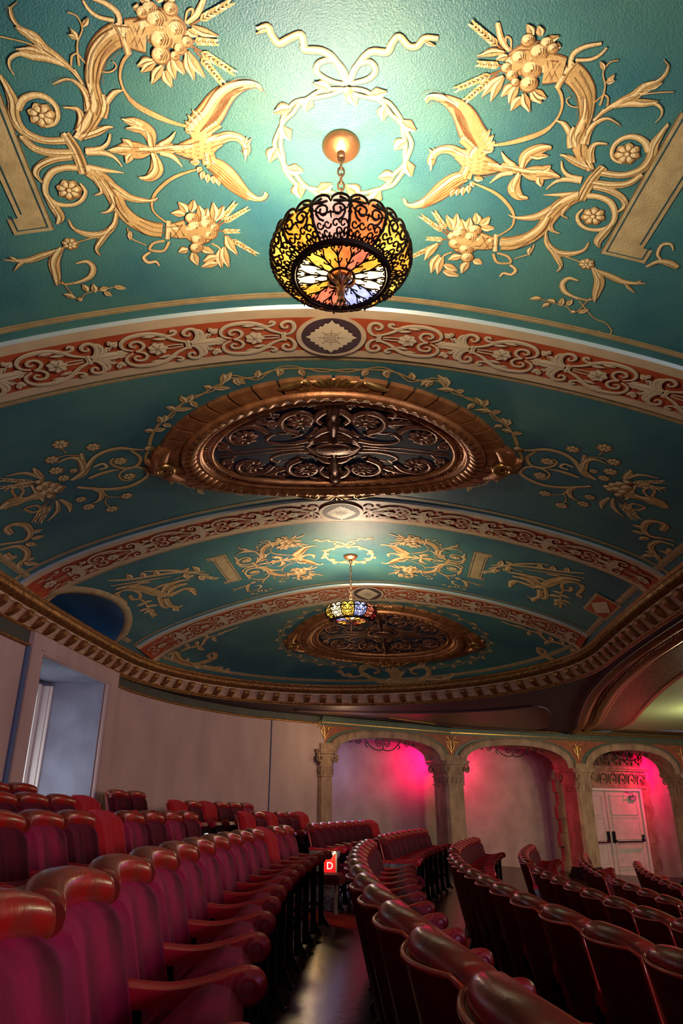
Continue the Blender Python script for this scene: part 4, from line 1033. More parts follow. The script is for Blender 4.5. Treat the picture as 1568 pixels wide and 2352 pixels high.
ART = {
 'horn': [('T',(-1.44,1.98,.0034,-1.353,2.009,.0034,-1.304,2.037,.0035)),('S',(-1.179,2.189,.0038,-1.213,2.124,.0092,-1.256,2.075,.0196,-1.296,2.038,.0245,-1.317,1.986,.017,-1.359,1.952,.0083,-1.373,1.913,.0065,-1.368,1.879,.0032)),('T',(-1.368,1.879,.0032,-1.337,1.86,.0016)),('S',(-1.231,2.108,.0073,-1.29,2.075,.016,-1.345,2.063,.0159,-1.39,2.049,.0105,-1.43,2.066,.007,-1.444,2.098,.0036,-1.436,2.134,.0018)),('L',(-1.301,2.055,.0106,-1.399,2.032,.0)),('L',(-1.298,2.017,.0104,-1.349,1.988,.0)),('L',(-1.331,1.992,.0102,-1.376,1.951,.0)),('D',(-1.296,2.038,.0021,-1.274,2.049,.0021,-1.258,2.068,.0021)),('T',(-1.177,2.111,.0055,-1.171,2.058,.0045,-1.16,2.016,.0035,-1.138,1.983,.0034,-1.129,1.958,.0034,-1.139,1.919,.0033,-1.169,1.903,.0033)),('L',(-1.161,2.007,.0087,-1.176,1.963,.0)),('L',(-1.16,2.004,.0087,-1.189,1.986,.0)),('L',(-1.128,1.955,.0085,-1.098,1.924,.0)),('T',(-1.209,2.109,.0045,-1.196,2.071,.0045,-1.171,2.058,.0036)),('T',(-1.171,2.062,.0036,-1.138,2.117,.0037,-1.086,2.141,.0037,-1.051,2.139,.0035,-1.03,2.118,.0031,-1.042,2.099,.0027)),('S',(-1.182,2.188,.0057,-1.201,2.124,.0055)),('S',(-0.985,1.959,.0103,-0.984,1.914,.0112,-1.018,1.878,.0104,-1.076,1.852,.0081)),('S',(-1.002,1.939,.0085,-1.056,1.925,.0084,-1.087,1.899,.0072,-1.103,1.864,.0049)),('T',(-0.962,2.063,.0072,-1.0,2.101,.0073,-1.024,2.159,.0057,-1.02,2.226,.0058,-0.986,2.29,.012,-0.916,2.344,.0144,-0.839,2.386,.0106,-0.754,2.416,.0064)),('S',(-1.268,2.439,.019,-1.223,2.395,.029,-1.18,2.344,.0345,-1.146,2.295,.0319,-1.143,2.235,.0291,-1.142,2.183,.0284,-1.119,2.114,.0367,-1.089,2.058,.043,-1.042,2.015,.0475,-0.989,1.989,.0505)),('S',(-0.969,1.99,.0559,-0.932,1.994,.0649,-0.889,2.002,.0706)),('D',(-1.155,2.186,.0028,-1.136,2.113,.0027,-1.1,2.047,.0027,-1.031,1.981,.0026)),('D',(-1.136,2.187,.0025,-1.12,2.118,.0024,-1.087,2.065,.0023,-1.023,2.009,.0023)),('D',(-1.118,2.188,.0025,-1.102,2.126,.0024,-1.073,2.08,.0024,-1.015,2.033,.0023)),('D',(-1.102,2.189,.0023,-1.085,2.134,.0022,-1.059,2.099,.0022,-1.002,2.056,.0022)),('S',(-0.994,1.949,.012,-0.98,1.996,.0122,-0.971,2.073,.0127)),('D',(-1.006,1.956,.0026,-0.992,2.003,.0026,-0.984,2.073,.0027)),('D',(-0.943,1.964,.0017,-0.928,2.05,.0018)),('D',(-0.927,1.964,.0017,-0.906,2.047,.0018)),('D',(-0.905,1.958,.0017,-0.957,2.038,.0018)),('D',(-0.885,1.961,.0017,-0.938,2.049,.0018)),('D',(-1.168,2.314,.0028,-1.195,2.374,.0029,-1.239,2.413,.0029)),('D',(-1.173,2.267,.0024,-1.144,2.206,.0023)),('D',(-1.141,2.255,.0023,-1.137,2.285,.0024,-1.158,2.329,.0024)),('S',(-1.184,2.312,.024,-1.179,2.247,.0175,-1.195,2.195,.0114,-1.236,2.164,.0056,-1.3,2.183,.0019)),('S',(-1.255,2.401,.0187,-1.228,2.34,.0162,-1.235,2.298,.0119,-1.285,2.286,.0039)),('S',(-1.139,2.342,.0224,-1.111,2.287,.0159,-1.11,2.239,.0058)),('S',(-1.115,2.287,.0139,-1.063,2.234,.0127,-1.019,2.224,.0019)),('S',(-1.243,2.428,.0189,-1.182,2.412,.0209,-1.13,2.394,.0125,-1.101,2.394,.0021)),('S',(-0.895,1.981,.0524,-0.839,1.969,.0767,-0.789,1.986,.0705,-0.749,2.026,.0468)),('C',(-0.841,1.935,.0343)),('C',(-0.77,1.973,.0316)),('C',(-0.834,2.01,.0373)),('C',(-0.844,2.075,.033)),('C',(-0.861,1.893,.0251)),('C',(-0.781,1.893,.0236)),('C',(-0.762,2.049,.0218)),('C',(-0.731,2.021,.0198)),('C',(-0.891,1.906,.0202)),('C',(-0.822,1.969,.0174)),('C',(-0.787,2.078,.0166)),('L',(-0.877,2.101,.0167,-0.945,2.125,.0)),('L',(-0.871,2.109,.0167,-0.933,2.151,.0)),('L',(-0.841,2.124,.0169,-0.896,2.203,.0)),('L',(-0.836,2.143,.017,-0.813,2.217,.0)),('L',(-0.804,2.092,.0167,-0.794,2.182,.0)),('L',(-0.792,2.089,.0167,-0.751,2.16,.0)),('L',(-0.733,2.068,.0165,-0.713,2.188,.0)),('L',(-0.732,2.064,.0165,-0.667,2.177,.0)),('L',(-0.854,1.884,.0133,-0.899,1.855,.0)),('L',(-0.828,1.871,.0133,-0.803,1.834,.0)),('L',(-0.795,1.874,.0133,-0.757,1.837,.0)),('L',(-0.899,1.899,.0134,-0.922,1.892,.0)),('L',(-0.703,1.963,.014,-0.598,2.0,.0)),('L',(-0.722,1.976,.0141,-0.681,2.001,.0)),('W',(-0.719,2.039,.0163,-0.538,2.158,.0)),('W',(-0.703,2.057,.0165,-0.594,2.205,.0)),('W',(-0.727,2.021,.0162,-0.603,2.027,.0)),('W',(-0.71,1.963,.0158,-0.534,1.865,.0)),('S',(-0.723,1.953,.0087,-0.678,1.916,.0137,-0.642,1.851,.01)),('T',(-0.728,1.949,.0035,-0.715,1.908,.0047,-0.693,1.9,.0051,-0.704,1.939,.0048,-0.727,1.953,.0035)),('S',(-1.49,2.126,.0054,-1.482,2.181,.0148,-1.479,2.242,.0228,-1.495,2.3,.0234,-1.492,2.357,.022,-1.463,2.402,.0205,-1.405,2.434,.0188,-1.322,2.442,.0189)),('S',(-1.473,2.278,.0174,-1.435,2.235,.0171,-1.382,2.222,.0152,-1.341,2.239,.0134,-1.317,2.28,.0117,-1.322,2.328,.01,-1.347,2.359,.0081,-1.385,2.368,.0061)),('R',(-1.386,2.31,.0553)),('S',(-1.5,2.402,.0143,-1.462,2.467,.019,-1.395,2.497,.0215,-1.311,2.506,.0195,-1.292,2.508,.0195)),('S',(-1.317,2.528,.0175,-1.395,2.529,.0196,-1.471,2.557,.0175,-1.5,2.6,.0134,-1.485,2.646,.0045)),('S',(-1.308,2.588,.0179,-1.361,2.58,.0178,-1.425,2.596,.0179,-1.473,2.653,.016,-1.488,2.721,.0141,-1.458,2.774,.0144,-1.39,2.792,.0122,-1.336,2.768,.0121,-1.306,2.72,.0095,-1.318,2.673,.0046)),('R',(-1.379,2.7,.0562)),('S',(-1.488,2.726,.0141,-1.475,2.79,.0242,-1.465,2.857,.0224,-1.49,2.897,.005)),('S',(-1.317,2.408,.0228,-1.295,2.481,.0257,-1.287,2.56,.0266,-1.287,2.622,.0251)),('D',(-1.302,2.41,.0031,-1.28,2.482,.0032,-1.273,2.561,.0033,-1.273,2.624,.0034)),('S',(-1.246,2.501,.0174,-1.182,2.496,.013,-1.141,2.468,.0086,-1.12,2.425,.0042)),('S',(-1.249,2.513,.0153,-1.178,2.519,.0154,-1.131,2.547,.0089,-1.104,2.602,.0023)),('S',(-1.264,2.586,.0157,-1.19,2.613,.0137,-1.103,2.636,.0023)),('S',(-1.271,2.6,.0316,-1.212,2.665,.0396,-1.181,2.753,.0411,-1.164,2.849,.0378,-1.116,2.935,.0418,-1.044,2.991,.0482,-0.985,3.01,.0514)),('S',(-0.94,3.015,.0462,-0.904,3.019,.0572,-0.857,3.017,.0655)),('S',(-0.941,2.949,.0132,-0.968,3.073,.0139)),('D',(-1.067,2.912,.0031,-1.024,2.946,.0032,-0.965,2.97,.0032)),('D',(-1.088,2.927,.0031,-1.029,2.974,.0032,-0.969,2.993,.0032)),('D',(-1.105,2.948,.0032,-1.046,3.002,.0032,-0.978,3.022,.0033)),('D',(-1.125,2.957,.0032,-1.063,3.03,.0033,-0.992,3.048,.0033)),('D',(-1.179,2.761,.0039,-1.175,2.843,.004,-1.142,2.931,.0042)),('D',(-0.936,2.985,.0027,-0.902,3.071,.0028)),('D',(-0.906,2.97,.0027,-0.872,3.059,.0028)),('D',(-0.87,2.974,.0027,-0.934,3.064,.0028)),('S',(-1.227,2.614,.0114,-1.163,2.721,.0239,-1.103,2.786,.0222,-1.011,2.812,.01,-0.97,2.8,.0025)),('S',(-1.254,2.611,.0182,-1.235,2.682,.0164,-1.231,2.734,.0096,-1.268,2.75,.0024)),('S',(-1.192,2.765,.0219,-1.192,2.819,.0199,-1.225,2.853,.0101,-1.263,2.859,.0025)),('D',(-1.201,2.661,.0035,-1.169,2.721,.0036)),('D',(-1.189,2.698,.0035,-1.166,2.763,.0036)),('T',(-0.734,2.637,.0047,-0.867,2.679,.0095,-0.958,2.747,.0098,-1.002,2.813,.0075,-1.006,2.884,.0051,-0.954,2.959,.0053)),('T',(-0.984,3.083,.0083,-1.047,3.094,.0084,-1.072,3.138,.0085,-1.003,3.154,.0086,-0.962,3.092,.0084)),('S',(-1.075,3.154,.0085,-1.117,3.187,.0108,-1.101,3.229,.0117,-1.058,3.229,.0102,-1.045,3.264,.0059)),('S',(-0.858,3.023,.0438,-0.813,3.034,.0936,-0.76,3.023,.0934,-0.708,3.018,.0495)),('C',(-0.819,2.937,.0318)),('C',(-0.806,3.001,.0408)),('C',(-0.744,2.985,.0379)),('C',(-0.803,3.085,.0365)),('C',(-0.74,3.053,.0361)),('C',(-0.823,3.146,.0316)),('C',(-0.747,2.949,.0241)),('C',(-0.711,3.006,.0246)),('L',(-0.852,2.917,.0184,-0.922,2.902,.0)),('L',(-0.841,2.901,.0183,-0.876,2.833,.0)),('L',(-0.82,2.897,.0183,-0.797,2.823,.0)),('L',(-0.773,2.953,.0187,-0.775,2.861,.0)),('L',(-0.766,2.957,.0187,-0.732,2.881,.0)),('L',(-0.707,2.964,.0188,-0.701,2.846,.0)),('L',(-0.702,2.967,.0189,-0.647,2.869,.0)),('W',(-0.693,3.013,.0165,-0.516,2.893,.0)),('W',(-0.692,3.001,.0164,-0.58,2.853,.0)),('W',(-0.692,3.044,.0167,-0.573,3.049,.0)),('W',(-0.666,3.071,.0168,-0.486,3.227,.0)),('L',(-0.842,3.183,.0203,-0.827,3.286,.0)),('L',(-0.711,3.23,.0208,-0.796,3.262,.0)),('L',(-0.691,3.179,.0204,-0.693,3.322,.0)),('L',(-0.669,3.161,.0203,-0.652,3.322,.0)),('L',(-0.716,3.284,.0212,-0.814,3.305,.0)),('L',(-0.868,3.161,.0202,-0.924,3.177,.0)),('L',(-0.794,3.149,.0201,-0.727,3.195,.0)),('L',(-0.647,3.079,.0197,-0.596,3.223,.0)),('T',(-0.734,3.129,.0057,-0.692,3.172,.0058,-0.697,3.221,.0059)),('T',(-1.179,2.82,.0075,-1.201,2.915,.0052)),('S',(-1.19,2.868,.0076,-1.22,2.941,.0156,-1.285,2.993,.0238,-1.357,2.988,.0211,-1.418,2.943,.0103,-1.428,2.879,.0025)),('S',(-1.239,2.959,.0157,-1.31,3.037,.0188,-1.347,3.093,.011,-1.338,3.138,.0028)),('T',(-1.341,3.011,.004,-1.435,3.029,.0053,-1.521,3.056,.0067)),('R',(-1.468,3.029,.0399)),('S',(-1.521,3.056,.0054,-1.618,3.083,.0214,-1.713,3.103,.0186,-1.816,3.074,.0026)),('L',(-1.713,3.103,.008,-1.795,3.16,.0)),('L',(-1.756,3.1,.0079,-1.784,3.057,.0)),('S',(-1.515,3.051,.0134,-1.581,3.137,.03,-1.603,3.25,.0224,-1.618,3.314,.0028)),('T',(-1.612,3.278,.0042,-1.57,3.311,.0086,-1.49,3.305,.0086)),('S',(-1.524,3.315,.0086,-1.437,3.285,.0173,-1.399,3.222,.0171,-1.417,3.169,.014,-1.475,3.171,.0056)),('T',(-1.585,3.281,.0037,-1.546,3.438,.0038,-1.481,3.402,.0037,-1.382,3.394,.0036,-1.309,3.38,.0036)),('L',(-1.562,3.427,.0147,-1.608,3.38,.0)),('L',(-1.546,3.438,.0148,-1.516,3.437,.0)),('L',(-1.478,3.388,.0147,-1.49,3.329,.0)),('L',(-1.443,3.403,.0148,-1.434,3.334,.0)),('L',(-1.409,3.388,.0148,-1.358,3.377,.0)),('L',(-1.323,3.377,.0149,-1.261,3.404,.0)),('L',(-1.385,3.408,.0149,-1.352,3.451,.0)),('T',(-1.159,2.97,.004,-1.156,3.039,.0041,-1.114,3.079,.0041,-1.086,3.102,.0042)),('L',(-1.147,2.995,.0107,-1.159,3.054,.0)),],
 'bird': [('S',(-0.951,2.51,.0111,-0.95,2.435,.0322,-0.999,2.382,.0292,-1.049,2.361,.0083)),('S',(-0.948,2.538,.0112,-0.946,2.625,.0326,-0.986,2.672,.026,-1.034,2.673,.0071)),('S',(-0.957,2.521,.0178,-1.01,2.522,.0444,-1.067,2.51,.0396,-1.143,2.513,.0044)),('L',(-1.045,2.496,.0153,-1.076,2.455,.0)),('L',(-1.048,2.535,.0156,-1.078,2.585,.0)),('L',(-0.962,2.423,.0149,-1.05,2.404,.0)),('S',(-0.959,2.519,.0111,-0.904,2.518,.0312,-0.852,2.521,.0291)),('S',(-0.909,2.499,.0155,-0.865,2.474,.0131,-0.829,2.433,.0022)),('S',(-0.916,2.54,.0135,-0.862,2.563,.0137,-0.823,2.624,.0023)),('D',(-1.029,2.52,.0027,-0.96,2.526,.0027)),('D',(-0.904,2.518,.0022,-0.855,2.516,.0022)),('S',(-0.865,2.525,.009,-0.798,2.529,.045,-0.742,2.527,.0631,-0.704,2.514,.0607,-0.665,2.497,.0447,-0.629,2.484,.0334)),('S',(-0.639,2.484,.0312,-0.587,2.466,.0266,-0.54,2.476,.0223,-0.513,2.505,.0203,-0.506,2.539,.0206,-0.51,2.568,.0139)),('S',(-0.511,2.563,.0093,-0.516,2.602,.0024)),('L',(-0.509,2.51,.0068,-0.482,2.475,.0)),('L',(-0.516,2.496,.0067,-0.503,2.468,.0)),('D',(-0.536,2.543,.0028,-0.515,2.558,.0028)),('D',(-0.523,2.534,.003,-0.501,2.529,.003)),('S',(-0.744,2.434,.0477,-0.708,2.395,.0598,-0.664,2.353,.063,-0.62,2.29,.0553,-0.578,2.249,.0444,-0.526,2.221,.0299,-0.474,2.209,.0179,-0.438,2.216,.01,-0.425,2.24,.0061)),('S',(-0.696,2.436,.0304,-0.632,2.393,.03)),('L',(-0.737,2.412,.0107,-0.766,2.35,.0)),('L',(-0.716,2.4,.0107,-0.743,2.325,.0)),('L',(-0.698,2.383,.0106,-0.72,2.326,.0)),('L',(-0.751,2.429,.0108,-0.781,2.38,.0)),('L',(-0.761,2.447,.0109,-0.785,2.415,.0)),('L',(-0.676,2.396,.0107,-0.688,2.352,.0)),('S',(-0.697,2.606,.0327,-0.652,2.633,.0426,-0.61,2.686,.0485,-0.564,2.757,.0425,-0.516,2.808,.0281,-0.463,2.837,.0155,-0.426,2.827,.0103,-0.414,2.799,.0077)),('L',(-0.723,2.655,.0119,-0.737,2.701,.0)),('L',(-0.703,2.671,.012,-0.709,2.723,.0)),('L',(-0.679,2.683,.0121,-0.679,2.73,.0)),('L',(-0.658,2.694,.0121,-0.651,2.742,.0)),('L',(-0.733,2.629,.0118,-0.751,2.659,.0)),('L',(-0.739,2.604,.0163,-0.784,2.602,.0)),('L',(-0.736,2.435,.0152,-0.786,2.432,.0)),('S',(-0.739,2.425,.0389,-0.714,2.458,.0526,-0.703,2.509,.0449)),('S',(-0.695,2.553,.032,-0.689,2.616,.0376)),('D',(-0.666,2.375,.0023,-0.629,2.307,.0023,-0.582,2.253,.0022,-0.533,2.231,.0022)),('D',(-0.653,2.366,.0023,-0.616,2.301,.0023,-0.574,2.251,.0022,-0.529,2.233,.0022)),('D',(-0.641,2.358,.0023,-0.604,2.295,.0023,-0.566,2.249,.0022,-0.525,2.235,.0022)),('D',(-0.628,2.35,.0023,-0.592,2.289,.0023,-0.559,2.247,.0022,-0.521,2.237,.0022)),('D',(-0.616,2.341,.0023,-0.58,2.282,.0023,-0.551,2.245,.0022,-0.518,2.239,.0022)),('D',(-0.716,2.435,.0037,-0.656,2.353,.0036,-0.607,2.278,.0035,-0.542,2.229,.0034)),('D',(-0.701,2.425,.0037,-0.641,2.343,.0036,-0.595,2.27,.0035,-0.534,2.227,.0034)),('D',(-0.686,2.414,.0037,-0.627,2.332,.0035,-0.583,2.262,.0034,-0.527,2.225,.0034)),('D',(-0.671,2.403,.0036,-0.612,2.322,.0035,-0.57,2.254,.0034,-0.519,2.223,.0034)),('D',(-0.656,2.393,.0036,-0.598,2.312,.0035,-0.558,2.245,.0034,-0.511,2.221,.0034)),('D',(-0.641,2.382,.0036,-0.583,2.301,.0035,-0.546,2.237,.0034,-0.503,2.219,.0034)),('D',(-0.683,2.597,.0037,-0.636,2.639,.0038,-0.585,2.703,.0039,-0.519,2.785,.004)),('D',(-0.686,2.609,.0037,-0.64,2.656,.0038,-0.586,2.721,.0039,-0.52,2.796,.0041)),('D',(-0.69,2.621,.0038,-0.643,2.674,.0039,-0.587,2.74,.004,-0.52,2.807,.0041)),('D',(-0.693,2.634,.0038,-0.647,2.692,.0039,-0.589,2.758,.004,-0.521,2.818,.0041)),('D',(-0.696,2.646,.0038,-0.651,2.71,.0039,-0.59,2.777,.004,-0.521,2.83,.0041)),('D',(-0.645,2.644,.0026,-0.606,2.702,.0027,-0.562,2.762,.0028,-0.512,2.819,.0028)),('D',(-0.652,2.656,.0026,-0.612,2.717,.0027,-0.563,2.776,.0028,-0.512,2.827,.0028)),('D',(-0.66,2.668,.0026,-0.618,2.733,.0027,-0.564,2.789,.0028,-0.513,2.836,.0028)),('D',(-0.668,2.681,.0027,-0.623,2.749,.0027,-0.565,2.803,.0028,-0.513,2.844,.0028)),('D',(-0.81,2.481,.0018,-0.803,2.491,.0018,-0.794,2.482,.0018)),('D',(-0.813,2.504,.0018,-0.806,2.514,.0018,-0.797,2.505,.0018)),('D',(-0.816,2.528,.0018,-0.809,2.537,.0018,-0.8,2.528,.0018)),('D',(-0.819,2.551,.0018,-0.812,2.561,.0018,-0.803,2.552,.0018)),('D',(-0.777,2.492,.0018,-0.77,2.502,.0018,-0.761,2.493,.0018)),('D',(-0.78,2.515,.0018,-0.773,2.525,.0018,-0.764,2.516,.0018)),('D',(-0.783,2.539,.0018,-0.776,2.549,.0018,-0.766,2.54,.0018)),('D',(-0.786,2.563,.0018,-0.779,2.573,.0018,-0.769,2.563,.0018)),('D',(-0.742,2.484,.0018,-0.734,2.494,.0018,-0.725,2.485,.0018)),('D',(-0.744,2.508,.0018,-0.737,2.517,.0018,-0.728,2.508,.0018)),('D',(-0.747,2.531,.0018,-0.74,2.541,.0018,-0.73,2.532,.0018)),('D',(-0.75,2.555,.0018,-0.742,2.565,.0018,-0.733,2.556,.0018)),('D',(-0.708,2.495,.0018,-0.701,2.505,.0018,-0.692,2.496,.0018)),('D',(-0.711,2.519,.0018,-0.703,2.528,.0018,-0.694,2.519,.0018)),('D',(-0.713,2.542,.0018,-0.706,2.552,.0018,-0.696,2.543,.0018)),('D',(-0.716,2.566,.0018,-0.708,2.576,.0018,-0.699,2.567,.0018)),('D',(-0.672,2.487,.0018,-0.665,2.497,.0018,-0.656,2.488,.0018)),('D',(-0.675,2.51,.0018,-0.667,2.52,.0018,-0.658,2.511,.0018)),('D',(-0.677,2.534,.0018,-0.67,2.544,.0018,-0.66,2.535,.0018)),('D',(-0.679,2.558,.0018,-0.672,2.568,.0018,-0.663,2.559,.0018)),('D',(-0.859,2.544,.0036,-0.804,2.576,.0037,-0.744,2.594,.0037)),],
 'wreath': [('S',(-0.055,2.213,.0101,-0.005,2.208,.0101,.046,2.215,.0102,.092,2.243,.0103,.135,2.271,.0105,.172,2.315,.0107,.221,2.352,.0108,.261,2.402,.0111,.296,2.459,.0113,.29,2.526,.0116,.275,2.59,.0119,.239,2.643,.0122,.215,2.703,.0125,.174,2.753,.0127,.127,2.805,.013,.061,2.818,.013,-0.007,2.815,.013,-0.066,2.789,.0128,-0.123,2.777,.0128,-0.182,2.765,.0127,-0.247,2.752,.0126,-0.291,2.703,.0123,-0.323,2.646,.0121,-0.329,2.573,.0117,-0.341,2.509,.0114,-0.334,2.446,.0111,-0.333,2.38,.0108,-0.308,2.33,.0106,-0.272,2.286,.0104,-0.211,2.27,.0103,-0.155,2.255,.0103,-0.105,2.24,.0102,-0.055,2.213,.0101)),('S',(-0.055,2.213,.0101,-0.008,2.232,.0102,.038,2.241,.0103,.09,2.248,.0103,.147,2.255,.0104,.193,2.297,.0106,.23,2.347,.0108,.245,2.407,.0111,.267,2.463,.0113,.273,2.525,.0116,.287,2.594,.012,.267,2.658,.0123,.234,2.719,.0126,.17,2.747,.0127,.11,2.773,.0128,.052,2.787,.0129,-0.007,2.815,.013,-0.069,2.821,.013,-0.133,2.811,.0129,-0.186,2.772,.0127,-0.231,2.733,.0125,-0.266,2.682,.0123,-0.312,2.641,.012,-0.345,2.577,.0117,-0.37,2.51,.0114,-0.35,2.443,.0111,-0.323,2.384,.0108,-0.284,2.344,.0106,-0.257,2.299,.0105,-0.215,2.266,.0103,-0.167,2.231,.0102,-0.111,2.216,.0101,-0.055,2.213,.0101)),('L',(-0.026,2.224,.0224,.012,2.283,.0)),('L',(.063,2.229,.0225,.139,2.203,.0)),('L',(.144,2.275,.023,.145,2.351,.0)),('L',(.228,2.344,.0238,.306,2.381,.0)),('L',(.267,2.446,.0248,.222,2.506,.0)),('L',(.288,2.56,.026,.331,2.645,.0)),('L',(.239,2.664,.0271,.159,2.677,.0)),('L',(.174,2.758,.0281,.153,2.861,.0)),('L',(.064,2.792,.0284,-0.007,2.735,.0)),('L',(-0.044,2.818,.0286,.029,2.894,.0)),('L',(-0.147,2.777,.0281,-0.076,2.726,.0)),('L',(-0.251,2.74,.0276,-0.233,2.828,.0)),('L',(-0.309,2.643,.0265,-0.224,2.654,.0)),('L',(-0.357,2.528,.0253,-0.391,2.611,.0)),('L',(-0.329,2.415,.0241,-0.289,2.482,.0)),('L',(-0.293,2.321,.0232,-0.371,2.344,.0)),('L',(-0.206,2.271,.0228,-0.219,2.331,.0)),('L',(-0.119,2.225,.0224,-0.197,2.195,.0)),('S',(-0.44,1.969,.0089,-0.397,1.961,.016,-0.379,1.995,.0145,-0.349,2.026,.0166,-0.304,2.003,.0164,-0.259,1.986,.0163,-0.245,2.022,.0148,-0.238,2.047,.0168,-0.163,2.05,.0169,-0.104,2.087,.0153,-0.047,2.185,.012)),('L',(-0.389,1.971,.0072,-0.444,1.99,.0)),('S',(-0.041,2.189,.008,-0.116,2.18,.0113,-0.181,2.145,.0131,-0.175,2.102,.0134,-0.114,2.084,.0127,-0.062,2.127,.0111,-0.042,2.181,.008)),('S',(-0.033,2.188,.012,-0.011,2.107,.0133,.042,2.037,.0161,.113,2.03,.0169,.129,1.991,.0156,.154,1.959,.0146,.201,1.994,.0148,.238,1.99,.0148,.263,1.954,.0142,.319,1.947,.0109)),('L',(.265,1.965,.0073,.314,1.977,.0)),('S',(-0.038,2.185,.008,-0.016,2.107,.0108,.044,2.079,.0126,.075,2.115,.0136,.047,2.157,.0131,-0.026,2.184,.01)),('C',(-0.041,2.216,.0183)),],
 'vine': [('T',(-0.005,4.394,.0094,-0.104,4.379,.0094,-0.216,4.377,.0094,-0.36,4.368,.0093,-0.479,4.389,.0094,-0.572,4.442,.0094,-0.669,4.449,.0094,-0.769,4.43,.0094,-0.839,4.482,.0094,-0.915,4.522,.0095,-1.004,4.592,.0096,-1.117,4.644,.0096,-1.212,4.712,.0097,-1.269,4.78,.0098,-1.354,4.866,.0099,-1.427,4.95,.01,-1.492,5.06,.0102,-1.531,5.163,.0104)),('T',(.005,4.394,.0071,-0.095,4.417,.0071,-0.207,4.375,.007,-0.348,4.332,.007,-0.47,4.394,.007,-0.566,4.482,.0071,-0.659,4.444,.0071,-0.755,4.395,.007,-0.831,4.493,.0071,-0.912,4.561,.0072,-0.993,4.583,.0072,-1.101,4.609,.0072,-1.205,4.729,.0073,-1.268,4.822,.0074,-1.341,4.852,.0074,-1.409,4.915,.0075,-1.487,5.084,.0077,-1.532,5.207,.0079)),('L',(-0.248,4.381,.0234,-0.218,4.466,.0)),('L',(-0.376,4.372,.0234,-0.413,4.463,.0)),('L',(-0.407,4.364,.0233,-0.379,4.432,.0)),('L',(-0.58,4.452,.0236,-0.559,4.357,.0)),('L',(-0.716,4.44,.0235,-0.66,4.518,.0)),('L',(-0.732,4.437,.0235,-0.704,4.532,.0)),('L',(-0.839,4.482,.0236,-0.81,4.357,.0)),('L',(-0.838,4.472,.0235,-0.752,4.346,.0)),('L',(-0.923,4.531,.0237,-0.974,4.485,.0)),('L',(-0.903,4.525,.0237,-0.776,4.541,.0)),('L',(-1.141,4.667,.0241,-1.159,4.562,.0)),('L',(-1.125,4.654,.0241,-1.07,4.563,.0)),('L',(-1.086,4.653,.0241,-1.053,4.747,.0)),('L',(-1.232,4.73,.0243,-1.286,4.677,.0)),('L',(-1.226,4.732,.0243,-1.095,4.741,.0)),('L',(-1.369,4.873,.0248,-1.367,4.778,.0)),('L',(-1.354,4.866,.0248,-1.314,4.778,.0)),('L',(-1.347,4.894,.0249,-1.295,4.952,.0)),('L',(-1.447,4.976,.0252,-1.512,4.937,.0)),('L',(-1.435,4.967,.0252,-1.348,4.959,.0)),('C',(-1.538,5.204,.035)),('T',(-1.556,5.247,.0132,-1.601,5.339,.0134,-1.621,5.469,.0138,-1.608,5.589,.0141,-1.585,5.65,.0143)),('T',(-1.585,5.65,.0086,-1.511,5.737,.0087,-1.442,5.858,.0089,-1.389,6.01,.0092,-1.259,6.128,.0094,-1.073,6.25,.0096,-0.913,6.315,.0097,-0.719,6.476,.0099,-0.511,6.592,.01,-0.336,6.643,.01)),('L',(-1.542,5.705,.0192,-1.567,5.609,.0)),('L',(-1.47,5.809,.0197,-1.511,5.895,.0)),('L',(-1.453,5.817,.0197,-1.403,5.948,.0)),('L',(-1.36,6.024,.0205,-1.275,6.008,.0)),('L',(-1.312,6.085,.0207,-1.277,6.217,.0)),('L',(-1.148,6.198,.0211,-1.049,6.163,.0)),('L',(-0.994,6.283,.0214,-0.925,6.39,.0)),('L',(-0.757,6.432,.0218,-0.666,6.401,.0)),],
